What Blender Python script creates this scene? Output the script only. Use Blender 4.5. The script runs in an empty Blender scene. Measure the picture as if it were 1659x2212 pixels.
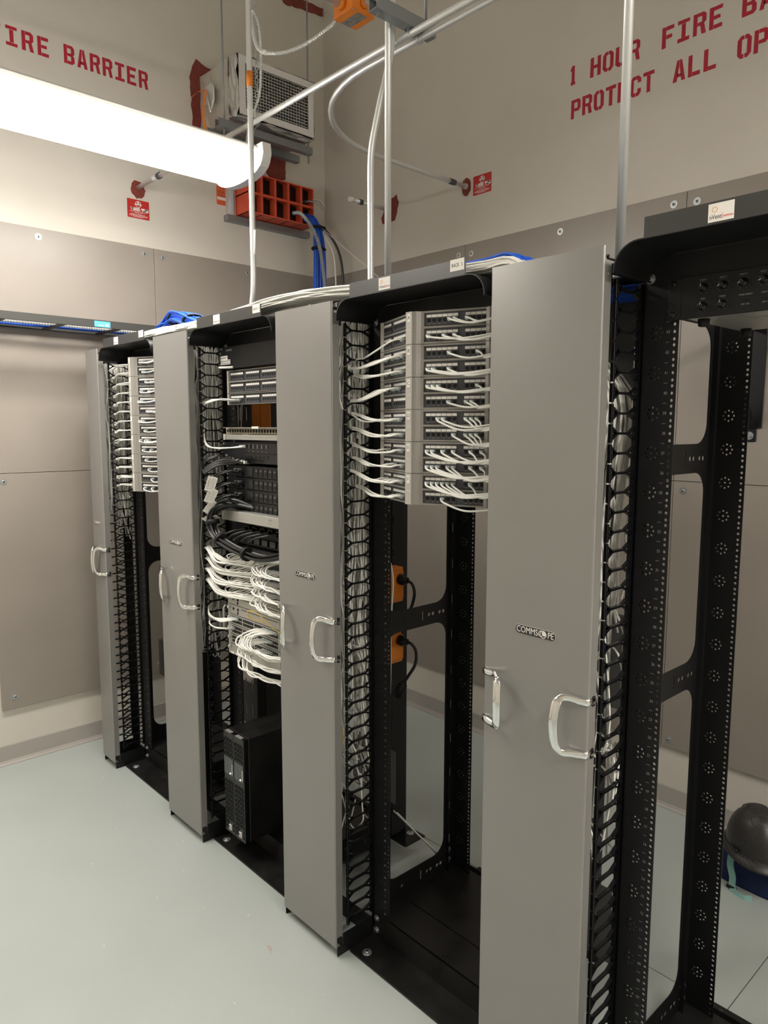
import bpy, math, random
from math import sin, cos, pi, radians
from mathutils import Vector, Matrix
from mathutils.geometry import delaunay_2d_cdt
random.seed(7)
SC = bpy.context.scene
COL = SC.collection

# ------------------------------------------------------------------ camera
cam_data = bpy.data.cameras.new('camera')
cam = bpy.data.objects.new('camera', cam_data)
COL.objects.link(cam)
_y, _p, _r = radians(-47.329), radians(-6.683), radians(0.07)
_F = Vector((sin(_y) * cos(_p), cos(_y) * cos(_p), sin(_p)))
_R = Vector((cos(_y), -sin(_y), 0))
_U = _R.cross(_F)
_R2 = _R * cos(_r) + _U * sin(_r)
_U2 = _U * cos(_r) - _R * sin(_r)
cam.matrix_world = Matrix(((_R2.x, _U2.x, -_F.x, 0.833), (_R2.y, _U2.y, -_F.y, -1.395),
                           (_R2.z, _U2.z, -_F.z, 1.771), (0, 0, 0, 1)))
cam_data.sensor_fit = 'HORIZONTAL'
cam_data.sensor_width = 36.0
cam_data.lens = 1558.8 / 1659 * 36.0
cam_data.clip_start = 0.02
SC.camera = cam

# ------------------------------------------------------------------ world, exposure
world = bpy.data.worlds.new('world')
SC.world = world
world.use_nodes = True
world.node_tree.nodes['Background'].inputs[0].default_value = (0.9, 0.95, 1.0, 1)
world.node_tree.nodes['Background'].inputs[1].default_value = 0.02
SC.view_settings.view_transform = 'Standard'
SC.view_settings.look = 'None'
SC.view_settings.gamma = 1.0
SC.view_settings.use_curve_mapping = False
SC.view_settings.exposure = 0.0
LAMP = 29.0                         # radiance of the strip light lenses
LAMP_COL = (1.0, 0.955, 0.875)

# ------------------------------------------------------------------ materials
def mat(name, col, rough=0.5, metal=0.0, spec=0.5, noise=0.0, nscale=8.0, bump=0.0, bscale=60.0,
        emit=None, trans=0.0, coat=0.0, rnoise=0.0):
    m = bpy.data.materials.new(name)
    m.use_nodes = True
    nt = m.node_tree
    b = nt.nodes['Principled BSDF']
    b.inputs['Base Color'].default_value = (*col, 1)
    b.inputs['Roughness'].default_value = rough
    b.inputs['Metallic'].default_value = metal
    b.inputs['Specular IOR Level'].default_value = spec
    b.inputs['Coat Weight'].default_value = coat
    if trans:
        b.inputs['Transmission Weight'].default_value = trans
    if emit:
        b.inputs['Emission Color'].default_value = (*emit[0], 1)
        b.inputs['Emission Strength'].default_value = emit[1]
    if noise or bump or rnoise:
        tc = nt.nodes.new('ShaderNodeTexCoord')
    if noise or rnoise:
        n = nt.nodes.new('ShaderNodeTexNoise')
        n.inputs['Scale'].default_value = nscale
        n.inputs['Detail'].default_value = 6
        nt.links.new(tc.outputs['Object'], n.inputs['Vector'])
    if noise:
        r = nt.nodes.new('ShaderNodeMapRange')
        r.inputs['From Min'].default_value = 0.3
        r.inputs['From Max'].default_value = 0.7
        r.inputs['To Min'].default_value = 1 - noise
        r.inputs['To Max'].default_value = 1 + noise
        nt.links.new(n.outputs['Fac'], r.inputs['Value'])
        mx = nt.nodes.new('ShaderNodeVectorMath')
        mx.operation = 'SCALE'
        mx.inputs[0].default_value = col
        nt.links.new(r.outputs[0], mx.inputs['Scale'])
        nt.links.new(mx.outputs[0], b.inputs['Base Color'])
    if rnoise:
        r2 = nt.nodes.new('ShaderNodeMapRange')
        r2.inputs['From Min'].default_value = 0.3
        r2.inputs['From Max'].default_value = 0.7
        r2.inputs['To Min'].default_value = max(0.02, rough - rnoise)
        r2.inputs['To Max'].default_value = rough + rnoise
        nt.links.new(n.outputs['Fac'], r2.inputs['Value'])
        nt.links.new(r2.outputs[0], b.inputs['Roughness'])
    if bump:
        n2 = nt.nodes.new('ShaderNodeTexNoise')
        n2.inputs['Scale'].default_value = bscale
        n2.inputs['Detail'].default_value = 3
        nt.links.new(tc.outputs['Object'], n2.inputs['Vector'])
        bp = nt.nodes.new('ShaderNodeBump')
        bp.inputs['Strength'].default_value = bump
        bp.inputs['Distance'].default_value = 0.002
        nt.links.new(n2.outputs['Fac'], bp.inputs['Height'])
        nt.links.new(bp.outputs[0], b.inputs['Normal'])
    return m

M = {}
M['wall'] = mat('painted gypsum', (0.64, 0.597, 0.53), 0.6, noise=0.025, nscale=3, bump=0.12, bscale=90)
M['panel'] = mat('painted plywood', (0.295, 0.259, 0.226), 0.38, spec=0.5, noise=0.05, nscale=2.5, bump=0.08, bscale=140, rnoise=0.06)
M['ceil'] = mat('deck', (0.80, 0.79, 0.76), 0.8)
M['floor'] = mat('grey green floor', (0.42, 0.455, 0.435), 0.42, noise=0.03, nscale=2.0, bump=0.12, bscale=40, rnoise=0.05)
M['base'] = mat('vinyl base', (0.40, 0.37, 0.34), 0.35)
M['door'] = mat('grey satin paint', (0.288, 0.279, 0.266), 0.38, metal=0.35, noise=0.02, nscale=5, bump=0.05, bscale=300)
M['black'] = mat('black powder coat', (0.008, 0.008, 0.009), 0.42, spec=0.35, bump=0.05, bscale=900)
M['blackp'] = mat('black plate scuffed', (0.011, 0.0105, 0.010), 0.38, spec=0.4, noise=0.35, nscale=9, bump=0.1, bscale=500, rnoise=0.12)
M['plastic'] = mat('black plastic', (0.006, 0.006, 0.007), 0.25, spec=0.45)
M['rubber'] = mat('black rubber', (0.008, 0.008, 0.008), 0.5, spec=0.3)
M['chrome'] = mat('chrome', (0.9, 0.9, 0.9), 0.06, metal=1.0)
M['galv'] = mat('galvanised steel', (0.74, 0.75, 0.74), 0.42, metal=0.6)
M['zinc'] = mat('zinc', (0.52, 0.54, 0.56), 0.35, metal=0.8)
M['strut'] = mat('strut steel', (0.30, 0.32, 0.33), 0.4, metal=0.7)
M['white'] = mat('white cable', (0.85, 0.84, 0.79), 0.4)
M['white2'] = mat('ivory cable', (0.80, 0.79, 0.74), 0.40)
M['blue'] = mat('blue cable', (0.012, 0.105, 0.62), 0.38)
M['cabk'] = mat('black cable', (0.008, 0.008, 0.009), 0.33)
M['cabg'] = mat('grey cable', (0.14, 0.14, 0.14), 0.4)
M['yellow'] = mat('yellow cable', (0.75, 0.50, 0.03), 0.4)
M['clear'] = mat('clear plug plastic', (0.62, 0.68, 0.66), 0.12, spec=0.6)
M['gold'] = mat('gold contacts', (0.75, 0.55, 0.2), 0.3, metal=1)
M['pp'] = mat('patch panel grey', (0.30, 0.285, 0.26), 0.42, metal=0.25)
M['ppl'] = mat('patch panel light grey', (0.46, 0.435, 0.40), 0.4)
M['ppd'] = mat('port module dark grey', (0.060, 0.060, 0.068), 0.45)
M['label'] = mat('paper label', (0.80, 0.77, 0.72), 0.6)
M['hole'] = mat('dark recess', (0.003, 0.003, 0.003), 0.8)
M['ink'] = mat('black ink', (0.02, 0.02, 0.022), 0.6)
M['inkg'] = mat('grey print', (0.32, 0.32, 0.31), 0.6)
M['inku'] = mat('rack number print', (0.22, 0.22, 0.22), 0.6)
M['inkd'] = mat('dim grey print', (0.16, 0.16, 0.16), 0.6)
M['inkr'] = mat('red print', (0.65, 0.03, 0.02), 0.6)
M['inko'] = mat('orange print', (0.8, 0.35, 0.12), 0.6)
M['spray'] = mat('red spray paint', (0.42, 0.012, 0.032), 0.6, noise=0.12, nscale=40)
M['fire'] = mat('firestop sealant', (0.20, 0.035, 0.022), 0.6, noise=0.15, nscale=30, bump=0.8, bscale=60)
M['redsign'] = mat('red sign', (0.50, 0.022, 0.018), 0.4)
M['orange'] = mat('orange paint', (0.80, 0.24, 0.025), 0.38, noise=0.1, nscale=14)
M['sleeve'] = mat('red orange steel', (0.66, 0.085, 0.035), 0.4, noise=0.05, nscale=20)
M['osticker'] = mat('orange sticker', (0.83, 0.16, 0.06), 0.45)
M['wplastic'] = mat('white enamel', (0.74, 0.72, 0.69), 0.35)
M['foil'] = mat('aluminium foil', (0.66, 0.64, 0.62), 0.28, metal=0.8, noise=0.1, nscale=14, bump=0.6, bscale=40)
M['platelit'] = mat('black plate with reflection tone', (0.09, 0.09, 0.085), 0.4)  # black cross plates, reflected light put into the base colour as grey
M['blacklit'] = mat('black plate with lit tone', (0.05, 0.05, 0.047), 0.35)  # black lips and rails, the light on them put into the colour
M['jacket'] = mat('foil jacket', (0.60, 0.57, 0.51), 0.42, metal=0.35, noise=0.05, nscale=12, bump=0.6, bscale=14)
M['lens'] = mat('lamp lens', (0.9, 0.9, 0.9), 0.4, emit=(LAMP_COL, LAMP))
M['bluelab'] = mat('light blue sticker', (0.10, 0.52, 0.85), 0.4)
M['silver'] = mat('silver bezel', (0.44, 0.43, 0.40), 0.35, metal=0.5)
M['beige'] = mat('beige jack strip', (0.42, 0.36, 0.26), 0.45)
M['navy'] = mat('navy fabric', (0.010, 0.022, 0.085), 0.9, noise=0.15, nscale=30, bump=0.6, bscale=300)
M['mint'] = mat('mint webbing', (0.22, 0.42, 0.37), 0.8, bump=0.5, bscale=400)
M['lcd'] = mat('display window', (0.055, 0.062, 0.06), 0.2)
M['led'] = mat('white led', (1, 1, 1), 0.4, emit=((0.95, 1, 1), 6))
M['bled'] = mat('blue led', (0.1, 0.2, 1), 0.4, emit=((0.1, 0.25, 1), 5))
M['tape'] = mat('masking tape', (0.75, 0.72, 0.68), 0.7)
M['debris'] = mat('white chip', (0.85, 0.84, 0.8), 0.7)

def carbon():
    m = bpy.data.materials.new('carbon weave')
    m.use_nodes = True
    nt = m.node_tree
    b = nt.nodes['Principled BSDF']
    tc = nt.nodes.new('ShaderNodeTexCoord')
    mp = nt.nodes.new('ShaderNodeMapping')
    mp.inputs['Rotation'].default_value = (0.5, 0.3, 0.78)
    ck = nt.nodes.new('ShaderNodeTexChecker')
    ck.inputs['Scale'].default_value = 260
    ck.inputs[1].default_value = (0.012, 0.012, 0.013, 1)
    ck.inputs[2].default_value = (0.055, 0.05, 0.047, 1)
    nt.links.new(tc.outputs['Object'], mp.inputs[0])
    nt.links.new(mp.outputs[0], ck.inputs[0])
    nt.links.new(ck.outputs[0], b.inputs['Base Color'])
    b.inputs['Roughness'].default_value = 0.4
    return m
M['carbon'] = carbon()

# ------------------------------------------------------------------ mesh helpers
class MB:
    """collects shapes; build() links them as ONE mesh object"""
    def __init__(s):
        s.v, s.f, s.m, s.sm, s.mats = [], [], [], [], []
    def mi(s, m):
        m = M[m] if isinstance(m, str) else m
        if m not in s.mats:
            s.mats.append(m)
        return s.mats.index(m)
    def add(s, vs, fs, m, smooth=False):
        o = len(s.v)
        k = s.mi(m)
        s.v += [tuple(v) for v in vs]
        for f in fs:
            s.f.append([i + o for i in f])
            s.m.append(k)
            s.sm.append(smooth)
        return s
    def box(s, x0, x1, y0, y1, z0, z1, m, bev=0.0):
        b = min(bev, abs(x1 - x0) / 2.1, abs(y1 - y0) / 2.1, abs(z1 - z0) / 2.1)
        if b <= 0:
            vs = [(x, y, z) for z in (z0, z1) for y in (y0, y1) for x in (x0, x1)]
            return s.add(vs, [(0, 2, 3, 1), (4, 5, 7, 6), (0, 1, 5, 4), (2, 6, 7, 3), (0, 4, 6, 2), (1, 3, 7, 5)], m)
        lo, hi = (x0, y0, z0), (x1, y1, z1)
        vs, idx = [], {}
        for cx in (0, 1):
            for cy in (0, 1):
                for cz in (0, 1):
                    c = (cx, cy, cz)
                    for ax in range(3):
                        p = []
                        for a in range(3):
                            e = hi[a] if c[a] else lo[a]
                            p.append(e if a == ax else e + (-b if c[a] else b))
                        idx[(c, ax)] = len(vs)
                        vs.append(p)
        fs = []
        for ax in range(3):
            a1, a2 = (ax + 1) % 3, (ax + 2) % 3
            for sd in (0, 1):
                q = []
                for u, w in ((0, 0), (1, 0), (1, 1), (0, 1)):
                    c = [0, 0, 0]
                    c[ax], c[a1], c[a2] = sd, u, w
                    q.append(idx[(tuple(c), ax)])
                fs.append(q if sd else q[::-1])
        for ax in range(3):
            a1, a2 = (ax + 1) % 3, (ax + 2) % 3
            for u in (0, 1):
                for w in (0, 1):
                    c0, c1 = [0, 0, 0], [0, 0, 0]
                    c0[a1] = c1[a1] = u
                    c0[a2] = c1[a2] = w
                    c1[ax] = 1
                    q = [idx[(tuple(c0), a1)], idx[(tuple(c1), a1)], idx[(tuple(c1), a2)], idx[(tuple(c0), a2)]]
                    fs.append(q if (u ^ w) == 0 else q[::-1])
        for cx in (0, 1):
            for cy in (0, 1):
                for cz in (0, 1):
                    c = (cx, cy, cz)
                    fs.append([idx[(c, 0)], idx[(c, 1)], idx[(c, 2)]])
        return s.add(vs, fs, m)
    def tube(s, pts, r, m, seg=6, caps=True, closed=False, smooth=True):
        pts = [Vector(p) for p in pts]
        n = len(pts)
        vs, fs = [], []
        t0 = (pts[1] - pts[0]).normalized()
        up = Vector((0, 0, 1)) if abs(t0.z) < 0.9 else Vector((1, 0, 0))
        a = t0.cross(up).normalized()
        for i in range(n):
            if closed:
                t = (pts[(i + 1) % n] - pts[i - 1]).normalized()
            else:
                t = (pts[min(i + 1, n - 1)] - pts[max(i - 1, 0)]).normalized()
            a = (a - t * a.dot(t))
            a = a.normalized() if a.length > 1e-6 else t.orthogonal().normalized()
            b = t.cross(a)
            rr = r[i] if isinstance(r, (list, tuple)) else r
            for k in range(seg):
                th = 2 * pi * k / seg
                vs.append(pts[i] + a * (rr * cos(th)) + b * (rr * sin(th)))
        for i in range(n if closed else n - 1):
            j = (i + 1) % n
            for k in range(seg):
                l = (k + 1) % seg
                fs.append((i * seg + k, i * seg + l, j * seg + l, j * seg + k))
        s.add(vs, fs, m, smooth)
        if caps and not closed:
            o = len(s.v) - len(vs)
            k = s.mi(m)
            for f in ([o + i for i in range(seg)][::-1], [o + (n - 1) * seg + i for i in range(seg)]):
                s.f.append(f)
                s.m.append(k)
                s.sm.append(False)
        return s
    def cyl(s, p0, p1, r, m, seg=12, r2=None):
        return s.tube([p0, p1], [r, r if r2 is None else r2], m, seg, smooth=seg > 7)
    def prism(s, prof, fr, a0, a1, m, smooth=False, caps=True):
        """closed 2-D profile (u,v) swept along w from a0 to a1; fr(u,v,w)->point"""
        n = len(prof)
        vs = [fr(u, v, a0) for u, v in prof] + [fr(u, v, a1) for u, v in prof]
        fs = [(i, (i + 1) % n, n + (i + 1) % n, n + i) for i in range(n)]
        s.add(vs, fs, m, smooth)
        if caps:
            o = len(s.v) - 2 * n
            tri = cdt(prof, [])
            P, T = tri
            if len(P) == n:
                s.add([fr(u, v, a0) for u, v in P] + [fr(u, v, a1) for u, v in P],
                      [t[::-1] for t in T] + [[i + n for i in t] for t in T], m)
        return s
    def plate(s, outer, holes, t, fr, m):
        """flat sheet with real holes; fr(u,v,w), w from 0 to t"""
        P, T = cdt(outer, holes)
        n = len(P)
        vs = [fr(u, v, 0) for u, v in P] + [fr(u, v, t) for u, v in P]
        fs = [tuple(q) for q in T] + [tuple(i + n for i in q[::-1]) for q in T]
        cnt = {}
        for q in T:
            for i in range(len(q)):
                e = (q[i], q[(i + 1) % len(q)])
                cnt[e] = cnt.get(e, 0) + 1
        for (a, b) in cnt:
            if (b, a) not in cnt:
                fs.append((b, a, a + n, b + n))
        return s.add(vs, fs, m)
    def mesh(s, name):
        me = bpy.data.meshes.new(name)
        me.from_pydata(s.v, [], s.f)
        for m in s.mats:
            me.materials.append(m)
        me.polygons.foreach_set('material_index', s.m)
        me.polygons.foreach_set('use_smooth', s.sm)
        me.update()
        return me
    def build(s, name, parent=None, loc=None, **kw):
        return link(name, s.mesh(name), parent, loc, **kw)

def cdt(outer, holes):
    vs = [Vector(p) for p in outer]
    fc = [list(range(len(vs)))]
    for h in holes:
        o = len(vs)
        vs += [Vector(p) for p in h]
        fc.append(list(range(o, o + len(h))))
    r = delaunay_2d_cdt(vs, [], fc, 2 if holes else 1, 1e-7)
    P = [tuple(p) for p in r[0]]
    T = []
    for f in r[2]:
        f = list(f)
        a = sum(P[f[i]][0] * P[f[(i + 1) % len(f)]][1] - P[f[(i + 1) % len(f)]][0] * P[f[i]][1] for i in range(len(f)))
        T.append(f if a > 0 else f[::-1])
    return P, T

def link(name, me, parent=None, loc=None, label=None, cat=None, group=None, kind=None):
    o = bpy.data.objects.new(name, me)
    COL.objects.link(o)
    if loc:
        o.location = loc
    if parent:
        o.parent = parent
    if label:
        o['label'] = label
    if cat:
        o['category'] = cat
    if group:
        o['group'] = group
    if kind:
        o['kind'] = kind
    return o

def thing(name, label, cat, loc=(0, 0, 0), group=None):
    return link(name, None, None, loc, label, cat, group)

def circ(u, v, r, n=6, ph=0.0):
    return [(u + r * cos(2 * pi * k / n + ph), v + r * sin(2 * pi * k / n + ph)) for k in range(n)]

def rrect(u0, u1, v0, v1, r, n=5):
    out = []
    for cx, cy, a in ((u1 - r, v0 + r, -pi / 2), (u1 - r, v1 - r, 0), (u0 + r, v1 - r, pi / 2), (u0 + r, v0 + r, pi)):
        for k in range(n + 1):
            t = a + pi / 2 * k / n
            out.append((cx + r * cos(t), cy + r * sin(t)))
    return out

def smooth(pts, k=6):
    """Catmull-Rom through pts"""
    P = [Vector(p) for p in pts]
    P = [P[0] * 2 - P[1]] + P + [P[-1] * 2 - P[-2]]
    out = []
    for i in range(1, len(P) - 2):
        a, b, c, d = P[i - 1:i + 3]
        for j in range(k):
            t = j / k
            out.append(0.5 * ((2 * b) + (c - a) * t + (2 * a - 5 * b + 4 * c - d) * t * t + (3 * b - a - 3 * c + d) * t ** 3))
    out.append(P[-2])
    return out

XZ = lambda y: (lambda u, v, w: (u, y + w, v))        # sheet facing the aisle, thickness goes back
YZ = lambda x: (lambda u, v, w: (x + w, u, v))
XY = lambda z: (lambda u, v, w: (u, v, z + w))

_tc = {}
def text_mesh(txt, size, m, align='LEFT', squeeze=1.0, ext=0.0002):
    key = (txt, size, m, align, squeeze)
    if key not in _tc:
        cu = bpy.data.curves.new('t', 'FONT')
        cu.body = txt
        cu.size = size
        cu.align_x = align
        cu.align_y = 'CENTER'
        cu.extrude = ext
        cu.resolution_u = 3
        o = bpy.data.objects.new('t', cu)
        COL.objects.link(o)
        me = bpy.data.meshes.new_from_object(o.evaluated_get(bpy.context.evaluated_depsgraph_get()))
        vs = [(v.co.x * squeeze, v.co.y, v.co.z) for v in me.vertices]
        fs = [tuple(p.vertices) for p in me.polygons]
        bpy.data.objects.remove(o)
        bpy.data.meshes.remove(me)
        _tc[key] = (vs, fs)
    return _tc[key]

def put_text(mb, txt, size, m, fr, align='LEFT', squeeze=1.0):
    """fr(u,v,w) maps text plane to space, w towards the reader"""
    vs, fs = text_mesh(txt, size, m, align, squeeze)
    mb.add([fr(u, v, w) for u, v, w in vs], fs, m)

FRONT = lambda x, y, z: (lambda u, v, w: (x + u, y - w, z + v))      # readable from -y
EAST = lambda x, y, z: (lambda u, v, w: (x + w, y + u, z + v))       # readable from +x

XW, YW, XE, YF, ZC = -3.19, 1.762, 2.7, -3.4, 4.75

# ------------------------------------------------------------------ room shell
fl = MB()
fl.box(XW, XE, YF, 0.737, -0.05, 0, 'floor')
fl.build('floor', kind='structure')
mb = MB()
mb.box(XW, 0.0615, 0.740, YW, -0.05, 0, 'floor')
mb.build('floor_sheet', bpy.data.objects['floor'])
mb = MB()
mb.box(0.0645, XE, 0.740, YW, -0.05, 0, 'floor')
mb.build('floor_sheet', bpy.data.objects['floor'])
mb = MB()
mb.box(XW, XE, 0.737, 0.740, -0.05, -0.004, 'hole')
mb.box(0.0615, 0.0645, 0.740, YW, -0.05, -0.004, 'hole')
mb.build('floor_seam', bpy.data.objects['floor'])
wl = MB().box(XW - 0.1, XW, YF - 0.1, YW + 0.1, -0.05, ZC, 'wall').build('wall_left', kind='structure')
wb = MB().box(XW, XE, YW, YW + 0.1, -0.05, ZC, 'wall').build('wall_back', kind='structure')
MB().box(XE, XE + 0.1, YF - 0.1, YW + 0.1, -0.05, ZC, 'wall').build('wall_right', kind='structure')
MB().box(XW, XE, YF - 0.1, YF, -0.05, ZC, 'wall').build('wall_front', kind='structure')
MB().box(XW - 0.1, XE + 0.1, YF - 0.1, YW + 0.1, ZC, ZC + 0.1, 'ceil').build('ceiling', kind='structure')

prof = [(0, 0), (0.022, 0), (0.022, 0.004), (0.013, 0.011), (0.0065, 0.022), (0.005, 0.10), (0.003, 0.104), (0, 0.104)]
MB().prism(prof, lambda u, v, w: (XW + u, w, v), YF, YW, 'base').build('baseboard_left', kind='structure')
MB().prism(prof, lambda u, v, w: (w, YW - u, v), XW, XE, 'base').build('baseboard_back', kind='structure')

def washer_screw(parent, c, ax):
    """fender washer with a hex head screw, ax = outward unit vector"""
    c, ax = Vector(c), Vector(ax)
    mb = MB()
    mb.cyl(c, c + ax * 0.002, 0.0165, 'zinc', 18)
    mb.tube([c + ax * 0.002, c + ax * 0.0045, c + ax * 0.005], [0.0075, 0.0065, 0.004], 'zinc', 12)
    mb.cyl(c + ax * 0.005, c + ax * 0.0065, 0.0035, 'hole', 6)
    return mb.build('washer_screw', parent)

PZ0, PZM, PZ1, PT = 0.2975, 1.535, 2.779, 0.018
g = 0.0012
for (y0, y1) in ((-0.406, 0.518), (0.518, YW - 0.0)):
    for (z0, z1) in ((PZ0, PZM), (PZM, PZ1)):
        a0 = -1.6 if (y0 < 0 and z1 > 2) else y0
        MB().box(XW, XW + PT, a0 + g, y1 - g, z0 + g, z1 - g, 'panel', 0.0015).build('plywood_panel', wl)
for x0 in (-3.172, -1.911, -0.661, 0.589, 1.839):
    x1 = {-3.172: -1.911, -1.911: -0.661, -0.661: 0.589, 0.589: 1.839, 1.839: XE}[x0]
    for (z0, z1) in ((PZ0, PZM), (PZM, PZ1)):
        MB().box(x0 + g, x1 - g, YW - PT, YW, z0 + g, z1 - g, 'panel', 0.0015).build('plywood_panel', wb)
for y, z in ((-0.105, 2.735), (0.458, 2.739), (0.566, 2.735), (1.129, 2.731), (-0.336, 1.495), (-0.341, 0.361), (0.46, 1.48),
             (0.57, 1.6), (0.46, 0.36)):
    washer_screw(wl, (XW + PT, y, z), (1, 0, 0))
for x, z in ((-1.956, 2.728), (-1.864, 2.722), (-1.293, 2.73), (-0.717, 2.734), (-0.615, 2.725), (-0.06, 2.73), (-0.613, 1.493),
             (-0.624, 0.336), (-1.86, 1.5), (-1.29, 0.34), (-1.95, 0.34), (-0.05, 0.34)):
    washer_screw(wb, (x, YW - PT, z), (0, -1, 0))

# stencilled lettering: glyphs as quads in a 0.62 x 1 cell with stencil bridges
def R_(x0, x1, y0, y1, c=0.0, d=0.0):
    return [(x0 + c, y0), (x1 - c, y0), (x1, y0 + c), (x1, y1 - d), (x1 - d, y1), (x0 + d, y1), (x0, y1 - d), (x0, y0 + c)] if (c or d) else \
        [(x0, y0), (x1, y0), (x1, y1), (x0, y1)]
S = 0.17
G = {
    '1': [[(0.20, 0), (0.48, 0), (0.48, 0.12), (0.42, 0.12), (0.42, 1), (0.28, 1), (0.16, 0.86), (0.16, 0.74), (0.25, 0.80), (0.25, 0.12), (0.20, 0.12)]],
    'H': [R_(0, S, 0, 1), R_(0.45, 0.62, 0, 1), R_(0.20, 0.42, 0.43, 0.57)],
    'O': [[(0.27, 0), (0.15, 0), (0, 0.16), (0, 0.84), (0.15, 1), (0.27, 1), (0.27, 0.85), (0.2, 0.85), (0.17, 0.8), (0.17, 0.2), (0.2, 0.15), (0.27, 0.15)],
          [(0.35, 0), (0.35, 0.15), (0.42, 0.15), (0.45, 0.2), (0.45, 0.8), (0.42, 0.85), (0.35, 0.85), (0.35, 1), (0.47, 1), (0.62, 0.84), (0.62, 0.16), (0.47, 0)]],
    'U': [[(0.28, 0), (0.15, 0), (0, 0.15), (0, 1), (S, 1), (S, 0.2), (0.28, 0.15)], [(0.34, 0), (0.34, 0.15), (0.45, 0.2), (0.45, 1), (0.62, 1), (0.62, 0.15), (0.47, 0)]],
    'R': [R_(0, S, 0, 1), [(0.22, 0.86), (0.22, 1), (0.5, 1), (0.62, 0.88), (0.62, 0.58), (0.52, 0.48), (0.62, 0), (0.45, 0), (0.36, 0.42), (0.22, 0.42), (0.22, 0.55), (0.42, 0.55), (0.45, 0.6), (0.45, 0.82), (0.42, 0.86)]],
    'F': [R_(0, S, 0, 1), R_(0.22, 0.6, 0.84, 1), R_(0.22, 0.5, 0.43, 0.58)],
    'I': [R_(0.22, 0.40, 0.19, 0.81), R_(0.02, 0.6, 0.86, 1), R_(0.02, 0.6, 0, 0.14)],
    'E': [R_(0, S, 0, 1), R_(0.22, 0.6, 0.85, 1), R_(0.22, 0.5, 0.43, 0.57), R_(0.22, 0.6, 0, 0.15)],
    'B': [R_(0, S, 0, 1), [(0.22, 0), (0.22, 0.14), (0.42, 0.14), (0.45, 0.2), (0.45, 0.40), (0.4, 0.44), (0.22, 0.44), (0.22, 0.56), (0.4, 0.56), (0.45, 0.62), (0.45, 0.82), (0.42, 0.86), (0.22, 0.86), (0.22, 1), (0.5, 1), (0.62, 0.88), (0.62, 0.6), (0.53, 0.5), (0.62, 0.4), (0.62, 0.12), (0.5, 0)]],
    'A': [[(0, 0), (0.17, 0), (0.28, 0.7), (0.28, 1), (0.2, 1)], [(0.45, 0), (0.62, 0), (0.42, 1), (0.34, 1), (0.34, 0.7)], R_(0.21, 0.41, 0.2, 0.33)],
    'P': [R_(0, S, 0, 1), [(0.22, 0.38), (0.22, 0.52), (0.42, 0.52), (0.45, 0.57), (0.45, 0.81), (0.42, 0.86), (0.22, 0.86), (0.22, 1), (0.5, 1), (0.62, 0.88), (0.62, 0.5), (0.5, 0.38)]],
    'T': [R_(0.22, 0.40, 0, 0.80), R_(0.0, 0.62, 0.85, 1)],
    'C': [[(0.30, 0), (0.15, 0), (0, 0.16), (0, 0.84), (0.15, 1), (0.30, 1), (0.30, 0.85), (0.2, 0.85), (0.17, 0.8), (0.17, 0.2), (0.2, 0.15), (0.30, 0.15)],
          [(0.36, 0), (0.36, 0.15), (0.43, 0.15), (0.45, 0.2), (0.45, 0.33), (0.62, 0.33), (0.62, 0.16), (0.47, 0)],
          [(0.36, 1), (0.47, 1), (0.62, 0.84), (0.62, 0.68), (0.45, 0.68), (0.45, 0.8), (0.43, 0.85), (0.36, 0.85)]],
    'L': [R_(0, S, 0, 1), R_(0.22, 0.58, 0, 0.16)],
    'N': [R_(0, S, 0, 1), R_(0.45, 0.62, 0, 1), [(0.2, 0.8), (0.2, 1), (0.42, 0.2), (0.42, 0)]],
    'S': [[(0.05, 0.12), (0.05, 0.3), (0.2, 0.15), (0.45, 0.15), (0.45, 0.42), (0.1, 0.5), (0, 0.6), (0, 0.9), (0.12, 1), (0.5, 1), (0.6, 0.88), (0.6, 0.7), (0.42, 0.85), (0.17, 0.85), (0.17, 0.6), (0.52, 0.52), (0.62, 0.42), (0.62, 0.1), (0.5, 0), (0.15, 0)]],
    'G': [[(0.28, 0), (0.15, 0), (0, 0.16), (0, 0.84), (0.15, 1), (0.28, 1), (0.28, 0.85), (0.17, 0.8), (0.17, 0.2), (0.28, 0.15)],
          [(0.34, 0), (0.34, 0.15), (0.45, 0.2), (0.45, 0.35), (0.34, 0.35), (0.34, 0.48), (0.62, 0.48), (0.62, 0.1), (0.5, 0)],
          [(0.34, 1), (0.5, 1), (0.62, 0.85), (0.62, 0.7), (0.45, 0.7), (0.34, 0.85)]],
}
def fatten(P, d):
    n = len(P)
    ar = sum(P[i][0] * P[(i + 1) % n][1] - P[(i + 1) % n][0] * P[i][1] for i in range(n))
    sg = 1 if ar > 0 else -1
    out = []
    for i in range(n):
        a, b, c = Vector(P[i - 1]), Vector(P[i]), Vector(P[(i + 1) % n])
        e1, e2 = (b - a).normalized(), (c - b).normalized()
        n1, n2 = Vector((e1.y, -e1.x)) * sg, Vector((e2.y, -e2.x)) * sg
        m = (n1 + n2)
        m = m / max(m.length_squared / 2, 0.6)
        out.append((b.x + m.x * d, b.y + m.y * d))
    return out
def stencil(txt, adv, word, h, wsc, fr, parent, runs=()):
    x = 0.0
    for ch in txt:
        if ch == ' ':
            x += word
            continue
        mb = MB()
        for q in G[ch]:
            jit = fatten([(x + u * h * wsc + random.uniform(-.0006, .0006), v * h + random.uniform(-.0006, .0006)) for u, v in q], 0.0017)
            P, T = cdt(jit, [])
            mb.add([fr(a, b, 0.0006) for a, b in P], T, 'spray')
        mb.build('stencil_letter', parent)
        x += adv
WLF = lambda u, v, w: (XW + w, u, v)
WBF = lambda u, v, w: (u, YW - w, v)
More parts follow.
